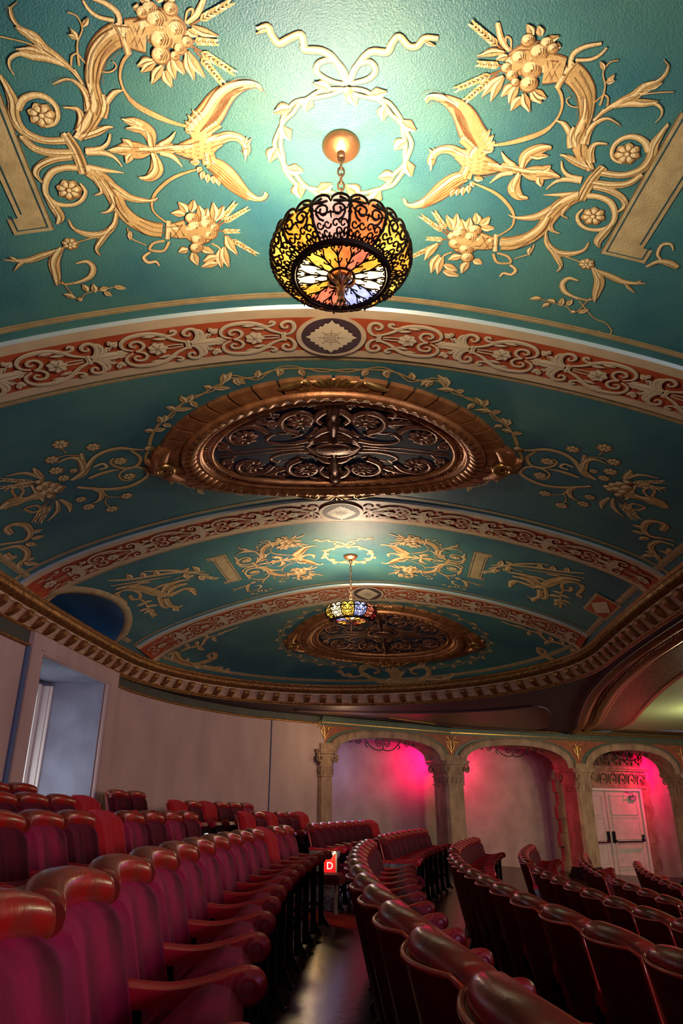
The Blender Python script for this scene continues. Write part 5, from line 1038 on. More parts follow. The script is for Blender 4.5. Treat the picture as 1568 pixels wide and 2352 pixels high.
 'bouquet': [('S',(-1.551,5.227,.0088,-1.646,5.185,.0173,-1.748,5.116,.0255,-1.868,5.115,.0253,-1.97,5.169,.0212,-2.046,5.261,.0258,-2.125,5.352,.0394,-2.223,5.401,.0176)),('T',(-1.68,5.183,.013,-1.64,5.321,.0163,-1.695,5.433,.0182,-1.789,5.44,.0181,-1.86,5.364,.0148,-1.873,5.28,.0116,-1.828,5.236,.0087)),('R',(-1.802,5.302,.0572)),('S',(-1.726,5.449,.0136,-1.656,5.516,.0172,-1.656,5.631,.0209,-1.755,5.714,.0246,-1.879,5.748,.0281,-2.018,5.707,.0257,-2.151,5.604,.0218,-2.224,5.531,.0181)),('T',(-1.727,5.456,.0137,-1.812,5.46,.0125,-1.877,5.529,.0115,-1.862,5.629,.0105,-1.788,5.645,.0094)),('R',(-1.806,5.576,.0558)),('S',(-2.086,5.298,.039,-2.068,5.145,.0294,-2.125,5.076,.0165,-2.22,5.099,.0041)),('S',(-2.049,5.148,.021,-2.03,5.051,.0165)),('T',(-2.053,5.081,.0083,-2.127,5.033,.0071,-2.2,5.026,.0061)),('T',(-2.125,4.999,.0061,-2.133,4.913,.0059,-2.142,4.868,.0059)),('R',(-2.122,4.865,.0589)),('R',(-2.248,5.032,.0526)),('R',(-1.925,5.008,.0534)),('R',(-2.276,5.196,.0545)),('R',(-2.268,5.332,.0476)),('R',(-2.165,5.266,.0343)),('R',(-1.925,5.899,.0543)),('R',(-2.262,5.901,.0539)),('R',(-2.109,6.06,.0558)),('R',(-2.272,5.738,.0473)),('S',(-2.098,5.448,.0179,-2.001,5.426,.0268,-1.899,5.421,.0179,-1.842,5.436,.0045)),('S',(-2.012,5.296,.013,-1.936,5.277,.0159,-1.922,5.346,.0162,-1.986,5.356,.0132)),('S',(-2.134,5.607,.0231,-2.09,5.722,.0284,-2.136,5.834,.0242,-2.205,5.869,.0097)),('T',(-2.076,5.713,.0095,-2.058,5.832,.0085,-1.962,5.894,.0074)),('T',(-2.074,5.821,.0073,-2.121,5.928,.0074,-2.108,6.032,.0076)),('C',(-2.455,5.368,.0433)),('C',(-2.4,5.343,.0388)),('C',(-2.407,5.451,.0442)),('C',(-2.46,5.461,.0398)),('C',(-2.361,5.395,.035)),('C',(-2.369,5.479,.0356)),('C',(-2.332,5.456,.0311)),('C',(-2.448,5.537,.0315)),('C',(-2.436,5.278,.0297)),('W',(-2.422,5.312,.0257,-2.65,5.079,.0)),('W',(-2.437,5.332,.0258,-2.694,5.179,.0)),('S',(-2.403,5.279,.0127,-2.469,5.111,.0203,-2.6,5.067,.008)),('S',(-2.436,5.278,.0127,-2.582,5.223,.0208,-2.699,5.251,.0042)),('S',(-2.404,5.247,.0253,-2.403,5.143,.0288,-2.396,5.074,.0081)),('W',(-2.477,5.575,.0227,-2.716,5.843,.0)),('W',(-2.457,5.616,.0229,-2.685,5.893,.0)),('S',(-2.435,5.633,.0138,-2.493,5.802,.0239,-2.621,5.916,.0049)),('S',(-2.408,5.637,.0138,-2.387,5.778,.0286,-2.421,5.899,.0049)),('S',(-2.807,5.48,.0355,-2.737,5.445,.0615,-2.677,5.449,.0703,-2.617,5.468,.0398,-2.55,5.474,.0576,-2.487,5.474,.0754)),('S',(-2.505,5.298,.0127,-2.524,5.462,.0132,-2.522,5.581,.0136)),('T',(-2.662,5.38,.013,-2.648,5.279,.0126,-2.596,5.258,.0126,-2.581,5.334,.0128,-2.637,5.402,.013)),('T',(-2.674,5.589,.0136,-2.591,5.611,.0137,-2.594,5.697,.014,-2.66,5.692,.014,-2.69,5.593,.0137)),('D',(-2.739,5.394,.0043,-2.644,5.412,.0044)),('D',(-2.757,5.444,.0044,-2.657,5.467,.0044)),('D',(-2.771,5.49,.0044,-2.684,5.529,.0045)),('S',(-2.92,5.891,.0299,-2.911,5.784,.0339,-2.843,5.767,.0287,-2.785,5.849,.0341,-2.807,6.004,.0304,-2.884,6.079,.026,-2.973,6.027,.0156)),('T',(-2.973,6.027,.0156,-3.046,5.964,.0157)),('L',(-2.801,5.99,.0252,-2.707,6.009,.0)),('L',(-2.837,6.093,.0259,-2.736,6.123,.0)),('L',(-2.897,6.126,.0263,-2.844,6.234,.0)),('S',(-3.075,6.044,.0162,-2.968,6.118,.024,-2.953,6.271,.0303,-3.017,6.383,.0317,-3.073,6.387,.0236)),('S',(-3.082,6.141,.0334,-3.086,6.247,.0344,-3.034,6.265,.0169)),('L',(-3.041,6.368,.0232,-3.114,6.48,.0)),('L',(-3.04,6.418,.0235,-2.968,6.579,.0)),('L',(-3.008,6.398,.0231,-2.953,6.433,.0)),],
 'griffin': [('S',(-2.657,7.54,.0139,-2.477,7.715,.0283,-2.264,7.826,.0355,-2.042,7.937,.0286,-1.737,8.163,.0146)),('S',(-2.301,7.634,.0138,-2.024,7.876,.0283,-1.722,8.308,.0149)),('S',(-2.674,7.818,.0294,-2.541,7.893,.0514,-2.458,8.096,.068,-2.388,8.356,.0707,-2.316,8.551,.0565)),('S',(-2.359,8.463,.0239,-2.219,8.251,.061,-2.078,8.229,.0451,-1.95,8.27,.015)),('S',(-2.278,8.486,.0318,-2.171,8.356,.0541,-2.014,8.378,.0307)),('S',(-2.305,8.566,.0647,-2.201,8.538,.0479,-2.084,8.519,.0394,-2.029,8.614,.0478,-2.037,8.831,.0165)),('S',(-2.363,8.607,.0409,-2.396,8.876,.0372,-2.334,9.038,.0292,-2.264,9.004,.0173)),('S',(-2.404,8.482,.0322,-2.467,8.782,.0298,-2.445,8.933,.0261)),('T',(-2.736,8.283,.0243,-2.733,8.002,.023,-2.629,7.927,.0224,-2.537,8.099,.0229,-2.572,8.299,.0238,-2.65,8.264,.0239,-2.631,8.113,.0232)),('T',(-2.587,8.28,.0158,-2.588,8.538,.0166,-2.654,8.876,.0177)),('L',(-2.588,8.462,.0327,-2.496,8.512,.0)),('L',(-2.602,8.594,.0335,-2.485,8.719,.0)),('L',(-2.625,8.718,.0344,-2.594,8.885,.0)),('L',(-2.598,8.522,.0331,-2.697,8.492,.0)),('L',(-2.632,8.707,.0343,-2.731,8.674,.0)),('L',(-1.802,8.107,.0291,-1.824,7.899,.0)),('L',(-1.809,8.232,.0297,-1.81,8.435,.0)),('L',(-1.874,8.174,.0295,-1.968,8.219,.0)),('W',(-1.903,8.18,.037,-1.66,8.498,.0)),('S',(-2.688,7.686,.0144,-2.509,7.803,.0216,-2.295,7.92,.0217,-2.089,8.004,.0073)),('S',(-2.565,7.961,.0224,-2.453,7.902,.0292,-2.337,7.97,.022)),('S',(-2.415,8.216,.0231,-2.266,8.182,.0378,-2.131,8.226,.0151)),('L',(-2.477,7.715,.0283,-2.473,7.537,.0)),('L',(-2.354,7.792,.0284,-2.337,7.625,.0)),('L',(-2.222,7.853,.0285,-2.211,7.695,.0)),('L',(-1.95,7.976,.0287,-1.864,7.895,.0)),('L',(-1.944,8.045,.029,-1.942,8.243,.0)),('L',(-2.375,8.985,.0348,-2.365,9.166,.0)),('L',(-2.736,8.283,.0324,-2.806,8.357,.0)),('L',(-2.683,7.937,.0301,-2.751,7.942,.0)),('T',(-2.099,8.124,.0148,-1.93,8.09,.0146,-1.809,8.133,.0146)),('T',(-2.654,8.876,.0177,-2.677,9.051,.0183)),('L',(-2.612,8.776,.026,-2.717,8.817,.0)),('L',(-2.633,8.867,.0265,-2.611,9.027,.0)),('D',(-2.557,7.938,.0074,-2.466,8.119,.0076,-2.397,8.381,.0079)),('D',(-2.342,8.411,.0079,-2.191,8.282,.0076,-2.012,8.278,.0076)),],
 'corner': [('S',(-2.97,10.41,.0211,-2.887,10.473,.0514,-2.906,10.713,.0522,-2.813,10.994,.0409,-2.643,11.115,.05,-2.479,11.138,.0489,-2.443,10.983,.029)),('T',(-2.443,10.983,.029,-2.541,10.98,.0294,-2.54,11.106,.0295)),('S',(-2.691,11.174,.0203,-2.542,11.468,.0399,-2.372,11.727,.0097)),('L',(-2.542,11.468,.0299,-2.45,11.456,.0)),('L',(-2.465,11.57,.0299,-2.372,11.581,.0)),('S',(-2.801,10.493,.0302,-2.655,10.54,.0393,-2.531,10.617,.029,-2.401,10.47,.0381,-2.233,10.498,.0187)),('L',(-2.41,10.497,.0286,-2.386,10.298,.0)),('L',(-2.233,10.498,.0281,-2.076,10.428,.0)),('L',(-2.302,10.501,.0283,-2.304,10.68,.0)),('L',(-2.574,10.602,.0292,-2.533,10.789,.0)),('S',(-2.224,10.47,.0281,-2.022,10.477,.0276,-1.89,10.446,.0182)),('L',(-2.904,10.483,.031,-2.959,10.598,.0)),('L',(-2.862,10.839,.0311,-2.793,10.778,.0)),('L',(-2.761,11.047,.0307,-2.73,11.207,.0)),('L',(-2.711,10.506,.0297,-2.694,10.342,.0)),('L',(-2.58,10.559,.0292,-2.555,10.405,.0)),('T',(-2.67,11.198,.0152,-2.578,11.354,.0151,-2.49,11.418,.0149)),('D',(-2.896,10.46,.0103,-2.906,10.713,.0104,-2.809,10.984,.0103)),],
 'foot': [('S',(.307,12.535,.0472,.282,12.716,.0954,.256,12.885,.0361)),('S',(.262,12.852,.0373,.489,12.895,.0544,.757,12.801,.0487,.906,12.625,.048,.846,12.483,.0455,.651,12.534,.0379)),('T',(.651,12.534,.0284,.591,12.653,.0286,.695,12.682,.0287)),('L',(.264,12.834,.0378,.096,12.903,.0)),('L',(.336,12.714,.0382,.488,12.618,.0)),('L',(.799,12.705,.0385,.977,12.739,.0)),('S',(.917,12.736,.0185,1.129,12.711,.0345,1.368,12.518,.0095)),('L',(1.098,12.721,.0261,1.183,12.615,.0)),('L',(1.177,12.683,.0264,1.282,12.66,.0)),('L',(1.241,12.631,.0273,1.326,12.494,.0)),('L',(.733,12.477,.0283,.794,12.322,.0)),('L',(.733,12.477,.0283,.883,12.332,.0)),],
 'tail': [('S',(1.669,2.955,.0081,1.709,2.898,.0159,1.766,2.891,.0237,1.815,2.906,.0158)),('S',(1.729,2.891,.0079,1.684,2.853,.0098,1.675,2.784,.0102,1.712,2.765,.0089,1.741,2.799,.0051)),('T',(1.437,3.33,.0045,1.56,3.443,.0046,1.648,3.469,.0046,1.705,3.535,.0047,1.675,3.584,.0047,1.634,3.546,.0047)),],
}
def FM(ds=0.0, dt=0.0, mir=False, ks=1.0, kt=1.0, tc=2.507, sc_=0.0):
    """place: mirror about s=0 (shifted by ds), scale about (0, tc)"""
    return lambda s, t: (VOFF+ds+ks*((-(s-sc_) if mir else (s-sc_))), tc+dt+kt*(t-tc))
B1 = -.049                        # the painted panel of the first bay is centred a hand left of the crown line
for mir in (False, True):
    side = 'right' if mir else 'left'
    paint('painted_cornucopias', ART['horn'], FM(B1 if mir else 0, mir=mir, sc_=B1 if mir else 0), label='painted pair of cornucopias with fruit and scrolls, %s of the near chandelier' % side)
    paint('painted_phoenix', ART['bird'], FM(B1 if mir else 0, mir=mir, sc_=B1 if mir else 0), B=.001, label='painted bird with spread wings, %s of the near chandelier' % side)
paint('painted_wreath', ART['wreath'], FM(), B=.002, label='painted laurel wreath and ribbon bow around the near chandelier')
paint('painted_tendril', ART['tail'], FM())
KS, KT, DT = .93, 1.12, 5.86
for mir in (False, True):
    a = dict(mir=mir, ks=KS, kt=KT, dt=DT)
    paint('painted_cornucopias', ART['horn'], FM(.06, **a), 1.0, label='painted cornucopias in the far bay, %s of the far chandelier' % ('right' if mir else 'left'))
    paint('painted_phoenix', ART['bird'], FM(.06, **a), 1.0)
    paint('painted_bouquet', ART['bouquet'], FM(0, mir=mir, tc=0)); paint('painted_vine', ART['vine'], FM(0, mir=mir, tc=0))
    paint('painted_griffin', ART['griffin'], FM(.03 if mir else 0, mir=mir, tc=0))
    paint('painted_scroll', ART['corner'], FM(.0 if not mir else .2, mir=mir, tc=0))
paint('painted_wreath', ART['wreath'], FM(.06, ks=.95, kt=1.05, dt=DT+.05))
f0 = ART['foot'][0][1][0]
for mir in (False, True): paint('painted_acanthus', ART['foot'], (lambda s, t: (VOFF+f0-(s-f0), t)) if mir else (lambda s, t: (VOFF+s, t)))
# lower half of the vine ring of the rounded end and the oval of leaves all round
rg = MB()
ro = []
for ph_, w_ in ((0, .0075), (PI, .006)):
    P = []
    for i in range(73):
        a = 2*PI*i/72; k = .028*math.sin(14*a+ph_); P += [.24+(1.70+k)*math.cos(a), 11.43+(1.13+k)*math.sin(a), w_]
    ro.append(('T', tuple(P)))
for i in range(52):
    a = 2*PI*i/52; k = 1 if i % 2 else -1; b_ = a+.045
    for m_ in (0, 1): ro.append(('L', (.24+(1.70+k*.02)*math.cos(a), 11.43+(1.13+k*.02)*math.sin(a), .014, .24+(1.70+k*(.10-.03*m_))*math.cos(b_+.03*m_), 11.43+(1.13+k*(.10-.03*m_))*math.sin(b_+.03*m_), 0)))
paint('painted_vine_ring', ro, lambda s, t: (VOFF+s, t), label='painted ring of leafy vine around the far grille')
# tablets
def tablet(sc0, s1, t0, t1, ear, h=.004):
    mb = MB()
    def quad(a, b, c, d, mi, hh):
        n = 10; mb.grid([[vpos(VOFF+a+(b-a)*i/n, c, hh), vpos(VOFF+a+(b-a)*i/n, (c+d)/2, hh), vpos(VOFF+a+(b-a)*i/n, d, hh)] for i in range(n+1)], mi)
    lo, hi = min(sc0, s1), max(sc0, s1); e = ear
    outer = sc0 if abs(sc0) > abs(s1) else s1; inner = s1 if outer == sc0 else sc0
    sg = 1 if outer > 0 else -1
    quad(inner, outer, t0, t1, 0, h); quad(inner+sg*.0, outer+sg*e, t0, t0+.10, 0, h); quad(inner, outer+sg*e, t1-.10, t1, 0, h)
    d = .022; l = .006
    quad(inner+sg*d, inner+sg*(d+l), t0+d, t1-d, 2, h+.002); quad(outer-sg*(d+l), outer-sg*d, t0+.12, t1-.12, 2, h+.002)
    quad(inner+sg*d, outer+sg*(e-d), t0+d, t0+d+l, 2, h+.002); quad(inner+sg*d, outer+sg*(e-d), t1-d-l, t1-d, 2, h+.002)
    quad(outer+sg*(e-d-l), outer+sg*(e-d), t0+d, t0+.12, 2, h+.002); quad(outer+sg*(e-d-l), outer+sg*(e-d), t1-.12, t1-d, 2, h+.002)
    quad(inner+sg*.0, inner+sg*.004, t0, t1, 1, h+.001)
    mb.build('painted_tablet', [M['strip'], M['artdark'], M['artshadow']], ceiling, recalc=False)
tablet(-1.515, -1.66, 2.085, 2.93, .05); tablet(1.41, 1.60, 2.06, 2.935, .05)
tablet(-1.40, -1.58, 7.80, 8.76, .05); tablet(1.53, 1.70, 7.80, 8.82, .04)
# diamond tablet near the right springing of the far bay
dmb = MB()
def pq(pts, mi, h): dmb.add([vpos(VOFF+s, t, h) for s, t in pts], [tuple(range(len(pts)))], mi)
for tc_ in (8.35,):
    n = 1
    A_ = [(2.90, tc_-.36), (3.17, tc_-.36), (3.17, tc_+.36), (2.90, tc_+.36)]
    pq(A_, 0, .006); pq([(2.93, tc_-.31), (3.14, tc_-.31), (3.14, tc_+.31), (2.93, tc_+.31)], 1, .012); pq([(2.93, tc_), (3.035, tc_-.27), (3.14, tc_), (3.035, tc_+.27)], 2, .020)
dmb.build('painted_diamond', [M['strip'], M['bandred'], M['motif']], ceiling, recalc=False)

# ---------------------------------------------------------------- arabesque on the ribs
def knot_ops():
    U = []
    a = lambda k, *p: U.append((k, p))
    a('S', (.0, -.025, .010), (.04, -.045, .010), (.085, -.07, .012), (.15, -.128, .016), (.226, -.155, .018), (.304, -.157, .017), (.372, -.140, .014), (.412, -.095, .011), (.405, -.042, .009), (.354, -.012, .006))
    a('S', (.335, .0, .008), (.295, -.018, .009), (.276, -.055, .010), (.298, -.092, .010), (.342, -.094, .010), (.360, -.066, .009), (.342, -.046, .007), (.322, -.058, .005))
    a('S', (.145, -.13, .004), (.10, -.112, .008), (.068, -.122, .010), (.058, -.145, .012), (.078, -.156, .010), (.092, -.140, .006))
    a('S', (-.0, -.02, .006), (-.045, -.03, .010), (-.074, -.085, .013), (-.062, -.140, .013), (-.022, -.152, .013), (.010, -.128, .011), (.004, -.094, .009), (-.022, -.088, .008), (-.030, -.112, .006))
    a('S', (.61, -.012, .008), (.565, -.030, .012), (.535, -.085, .014), (.548, -.125, .012), (.572, -.140, .006))
    a('S', (.58, -.010, .006), (.53, -.040, .010), (.505, -.080, .010), (.488, -.075, .004))
    a('S', (.50, -.05, .003), (.475, -.085, .004), (.46, -.10, .004))
    a('L', (.47, -.095, .020), (.428, -.125, 0)); a('L', (.47, -.095, .018), (.48, -.145, 0)); a('L', (.47, -.095, .016), (.435, -.085, 0))
    a('S', (.03, -.010, .005), (.10, -.016, .005), (.15, -.014, .005))
    a('L', (.13, -.085, .014), (.21, -.098, 0)); a('L', (.19, -.125, .012), (.27, -.128, 0)); a('L', (.45, -.035, .016), (.40, -.0, 0))
    return U
KO = knot_ops()
def arabesque(ta, tb, sc0, parent):
    mb = MB(); tc_ = (ta+.085+tb-.075)/2; kk = (tb-ta-.16)/.35; BH = .030
    ctr = VOFF+sc0; sl, sr = band_limits(tb)
    def stroke(P, sub=3):
        for p in P:
            if not (sl+.03 < p[0] < sr-.03): return
        rb_(mb, P, 1, BH+.003, sub, .0025, .003, 1.1, .001); rb_(mb, P, 0, BH+.0055, sub)
        if max(p[2] for p in P) > .009: rb_(mb, P, 1, BH+.009, sub, k=.08)
    for sg in (-1, 1):
        u = .325
        while u < 3.4:
            for m_ in (-1, 1):
                for kind, P in KO:
                    Q = [(ctr+sg*(u+p[0]), tc_+m_*p[1]*kk, p[2]) for p in P]
                    if kind == 'S': stroke(Q)
                    else:
                        (x0, y0, w_), (x1, y1, _) = Q; stroke([(x0, y0, w_*.4), ((x0+x1)/2, (y0+y1)/2, w_), (x1, y1, .001)])
            stroke([(ctr+sg*u, tc_-.045*kk, .017), (ctr+sg*u, tc_, .014), (ctr+sg*u, tc_+.045*kk, .017)])
            stroke([(ctr+sg*(u+.615), tc_, .012), (ctr+sg*(u+.56), tc_, .030), (ctr+sg*(u+.47), tc_, .036), (ctr+sg*(u+.385), tc_, .002)])
            s, t = ctr+sg*(u+.195), tc_
            if sl+.1 < s < sr-.1:
                disc(mb, s, t, .062, 1, BH+.006, 28, .10, 7); disc(mb, s, t, .058, 0, BH+.008, 28, .14, 7)
                for q in range(6):
                    a = 2*PI*q/6; rb_(mb, [(s+.014*math.cos(a), t+.014*math.sin(a), .002), (s+.05*math.cos(a), t+.05*math.sin(a), .0025)], 1, BH+.012, 1)
                disc(mb, s, t, .014, 1, BH+.013, 10)
            u += .64
    # oval medallion at the crown
    def oval(a, b, mi, h, n=48, wob=0, nw=8):
        vs = [vpos(ctr+a*(1+wob*math.cos(nw*th))*math.cos(th), tc_+b*(1+wob*math.cos(nw*th))*math.sin(th), h) for th in [2*PI*i/n for i in range(n)]]+[vpos(ctr, tc_, h+.001)]
        mb.add(vs, [(i, (i+1) % n, n) for i in range(n)], mi)
    hb = (tb-ta)/2-.035
    oval(.240, hb*1.0, 2, BH+.011); oval(.205, hb*.88, 3, BH+.013)
    def loz(k, mi, h):
        n = 64; vs = []
        for i in range(n):
            th = 2*PI*i/n; r = k/(abs(math.cos(th))**1.15+abs(math.sin(th))**1.15)**(1/1.15)*(1+.07*math.cos(20*th))
            vs.append(vpos(ctr+.165*r*math.cos(th), tc_+.165*kk*r*math.sin(th), h))
        vs.append(vpos(ctr, tc_, h+.004)); mb.add(vs, [(i, (i+1) % n, n) for i in range(n)], mi)
    loz(1.0, 0, BH+.016); 
    for q in range(8):
        a = 2*PI*q/8; rb_(mb, [(ctr+.03*math.cos(a), tc_+.03*math.sin(a), .003), (ctr+.09*math.cos(a), tc_+.09*kk*math.sin(a), .002)], 1, BH+.0215, 1)
    for r in (.05, .028, .014): rb_(mb, [(ctr+r*math.cos(a), tc_+r*math.sin(a), .0022) for a in [2*PI*i/16 for i in range(17)]], 1, BH+.0215, 1)
    mb.build('painted_arabesque', [M['motif'], M['motifsh'], M['bandcream'], M['plum']], parent, recalc=False)
for (a, b), r, s0 in zip(BANDS, ribs, (-.03, .026, .161, 0)): arabesque(a, b, s0, r)

# ---------------------------------------------------------------- bronze ventilation grilles
def vtube(mb, pts, mi=0, base=.0, sub=5, k=1.0, n=6, closed=False, flat=1.0):
    """raised half-round moulding on the vault: pts (s, t, radius)"""
    P = catmull(pts, sub, closed); m_ = len(P); rows = []
    for i, (s, t, r) in enumerate(P):
        a = P[(i-1) % m_] if (closed or i) else P[i]; b = P[(i+1) % m_] if (closed or i < m_-1) else P[i]
        ex, ey = b[0]-a[0], b[1]-a[1]; l = math.hypot(ex, ey) or 1e-6; nx, ny = -ey/l, ex/l; row = []
        for q in range(n+1):
            th = PI*q/n; row.append(vpos(s+nx*r*math.cos(th), t+ny*r*math.cos(th), base+r*flat*math.sin(th)))
        rows.append(row)
    mb.grid(rows, mi, closeu=closed)
def spiralP(s, t, r, turns, st, sg, w0, w1, ex=1.0):
    n = int(turns*9); return [(s+r*(1-.80*i/n)*math.cos(st+sg*2*PI*turns*i/n)*ex, t+r*(1-.80*i/n)*math.sin(st+sg*2*PI*turns*i/n), w0+(w1-w0)*i/n) for i in range(n+1)]
def grille(sc0, tc_, A, Bh, label):
    s0 = VOFF+sc0; x, y, z = vpos(s0, tc_)
    root = empty('ceiling_grille', (0, 0, 0)); tag(root, label, 'ventilation grille', 'bronze oval ceiling grilles')
    E_ = lambda ka, th, e=0.0: (s0+(A*ka+e)*math.cos(th), tc_+(Bh*ka+e)*math.sin(th))
    # dark opening
    v = MB(); n = 72
    v.add([vpos(*E_(.80, 2*PI*i/n), .012) for i in range(n)]+[vpos(s0, tc_, .012)], [(i, (i+1) % n, n) for i in range(n)], 0)
    v.build('duct_opening', M['void'], root, recalc=False)
    # frame: nested mouldings
    f = MB(); N = 144
    def prof(list_, mi):
        f.grid([[vpos(*E_(k, 2*PI*i/N), h) for k, h in list_] for i in range(N)], mi, closeu=True)
    prof([(.70, .012), (.70, .060), (.715, .072), (.73, .060), (.735, .05), (.77, .05), (.775, .075), (.785, .082), (.80, .075), (.82, .088), (.85, .105), (.865, .108), (.875, .10), (.885, .09), (.89, .06)], 0)
    f.build('frame', M['bronze'], root, recalc=False)
    # outer notched tiles
    tl = MB(); nt = 44
    for i in range(nt):
        a0 = 2*PI*(i+.06)/nt; a1 = 2*PI*(i+.94)/nt; rr = []
        for q in range(5):
            a = a0+(a1-a0)*q/4
            rr.append([vpos(*E_(k, a), h) for k, h in ((.89, .03), (.895, .066), (.93, .062), (.985, .040), (1.0, .034), (1.004, .0))])
        tl.grid(rr, 0, smooth=False)
        for rw in (rr[0], rr[-1]): tl.add(rw+[vpos(*E_(.89, a0 if rw is rr[0] else a1), 0)], [tuple(range(7))], 0, False)
    tl.build('notched_border', M['bronze'], root, recalc=False)
    # beads and leaf courses
    b = MB(); nb = 120
    for i in range(nb):
        a = 2*PI*i/nb
        for k, r, ln, h in ((.752, .011, 1.5 if i % 3 else .7, .055),):
            s, t = E_(k, a); tx, ty = -A*math.sin(a), Bh*math.cos(a); l = math.hypot(tx, ty); tx /= l; ty /= l
            vtube(b, [(s-tx*r*ln, t-ty*r*ln, r*.6), (s, t, r*1.15), (s+tx*r*ln, t+ty*r*ln, r*.6)], 0, h-.008, 2, n=4)
    ne = 76
    for i in range(ne):
        a = 2*PI*i/ne; p = [vpos(*E_(k, a+d), h) for k, d, h in ((.80, -.034, .078), (.80, .034, .078), (.872, .026, .108), (.885, 0, .100), (.872, -.026, .108), (.84, 0, .128))]
        b.add(p, [(0, 1, 5), (1, 2, 5), (2, 3, 5), (3, 4, 5), (4, 0, 5)], 0, True)
    b.build('bead_course', M['bronze'], root, recalc=False)
    # end scrolls and crown shells, each a part
    for sg in (-1, 1):
        c = MB(); se = s0+sg*A
        for d in (-1, 1):
            vtube(c, [(se-sg*.13, tc_+d*.30, .05), (se-sg*.045, tc_+d*.20, .075), (se+sg*.0, tc_+d*.095, .08), (se+sg*.03, tc_+d*.0, .07)], 0, .0, 4, flat=1.1)
            vtube(c, [(se-sg*.12, tc_+d*.26, .03), (se-sg*.02, tc_+d*.24, .028), (se+sg*.035, tc_+d*.17, .02)], 0, .03, 4)
        vtube(c, spiralP(se-sg*.005, tc_-.01, .085, 2.1, PI/2, sg, .030, .014), 1, .075, 3)
        for d in (-.09, 0, .09): vtube(c, [(se+sg*.03, tc_+d*.6, .05), (se+sg*.085, tc_+d, .038), (se+sg*.125, tc_+d*1.25, .016)], 0, .0, 4, flat=1.4)
        c.build('end_scroll', [M['bronze'], M['goldlit']], root, recalc=False)
        c = MB(); te = tc_+sg*Bh*.97
        for q in range(7):
            a = (q-3)/3*1.15; vtube(c, [(s0+.02*math.sin(a), te-sg*.04, .016), (s0+.12*math.sin(a), te+sg*.035*math.cos(a), .026), (s0+.17*math.sin(a), te+sg*(.085*math.cos(a)-.0), .020)], 1, .05, 3, flat=1.3)
        vtube(c, [(s0-.24, te-sg*.03, .05), (s0, te-sg*.03, .06), (s0+.24, te-sg*.03, .05)], 0, .02, 4)
        for d in (-1, 1):
            vtube(c, spiralP(s0+d*.235, te-sg*.015, .058, 1.9, PI/2 if sg > 0 else -PI/2, d*sg, .024, .010), 1, .055, 3)
            vtube(c, [(s0+d*.42, te-sg*.06, .016), (s0+d*.33, te-sg*.02, .03), (s0+d*.24, te+sg*.025, .03)], 1, .05, 3)
        c.build('shell_crest', [M['bronze'], M['goldlit']], root, recalc=False)
    # pierced arabesque, symmetrical in both directions, in metres from the centre
    g = MB(); kx, ky = A/1.5, Bh/1.03
    def inside(u, v_): return (u/(1.5*.71))**2+(v_/(1.03*.71))**2 < 1
    def st(P, base=.02, flat=.9):
        for sx in (-1, 1):
            for sy in (-1, 1):
                vtube(g, [(s0+sx*u*kx, tc_+sy*v_*ky, r) for u, v_, r in P], 0, base, 4, flat=flat, n=5)
    def sp(u, v_, r, turns, a0, sg, w0, w1, base=.025): st([(a-s0, b-tc_, w_) for a, b, w_ in spiralP(s0+u, tc_+v_, r, turns, a0, sg, w0, w1)], base)
    def ros(u, v_, r):
        for sx in (-1, 1):
            for sy in (-1, 1):
                s, t = s0+sx*u*kx, tc_+sy*v_*ky
                for q in range(9):
                    a = 2*PI*q/9; vtube(g, [(s+r*.15*math.cos(a), t+r*.15*math.sin(a), .012), (s+r*.6*math.cos(a), t+r*.6*math.sin(a), .026), (s+r*.98*math.cos(a), t+r*.98*math.sin(a), .010)], 0, .03, 2, n=4)
                vtube(g, [(s-.014, t, .020), (s+.014, t, .020)], 0, .06, 1)
    def lobes(u, v_, r, a0, a1, n, ln, w_):      # acanthus lobes thrown off a volute
        for q in range(n):
            a = a0+(a1-a0)*q/max(1, n-1)
            c0 = (u+r*math.cos(a), v_+r*math.sin(a)); c1 = (u+(r+ln)*math.cos(a+.35), v_+(r+ln)*math.sin(a+.35)); c2 = (u+(r+ln*1.15)*math.cos(a+.62), v_+(r+ln*1.15)*math.sin(a+.62))
            if inside(*c1): st([(*c0, w_*.8), (*c1, w_), (*c2, w_*.45)], .018)
    # central shaft, boss and cross arms
    st([(0, .05, .05), (0, .16, .03), (.0, .27, .045), (.0, .40, .060), (.0, .50, .045), (.0, .60, .065), (0, .70, .03)], .03, 1.0)
    st([(.02, .62, .03), (.09, .56, .036), (.14, .46, .026), (.10, .38, .02)], .03); st([(.02, .30, .03), (.10, .26, .034), (.16, .18, .026)], .03)
    for z_ in (.10, .14, .19): st([(.0, z_, .022), (.10, z_*.92, .022), (.19, z_*.55, .020), (.24, 0.0, .016)], .03)
    ros(.27, .43, .125); ros(.755, .255, .120)
    sp(.27, .43, .195, 1.15, -PI*.45, 1, .034, .018); sp(.755, .255, .195, 1.15, PI*.95, -1, .034, .018)
    lobes(.27, .43, .225, -.2, 2.6, 7, .075, .026); lobes(.755, .255, .21, -.6, 2.2, 7, .07, .024)
    lobes(.27, .43, .215, 3.0, 5.2, 5, .05, .022); lobes(.755, .255, .205, 2.9, 4.9, 5, .05, .022)
    # long S stems that tie the volutes
    st([(.22, .10, .03), (.36, .075, .034), (.50, .10, .034), (.58, .17, .030), (.52, .25, .024)]); st([(.26, .03, .03), (.42, .02, .032), (.60, .035, .030), (.78, .03, .026), (1.0, .02, .016)])
    st([(.46, .40, .026), (.56, .44, .030), (.66, .46, .026), (.78, .44, .020)]); st([(.44, .52, .02), (.54, .54, .024), (.62, .52, .018)])
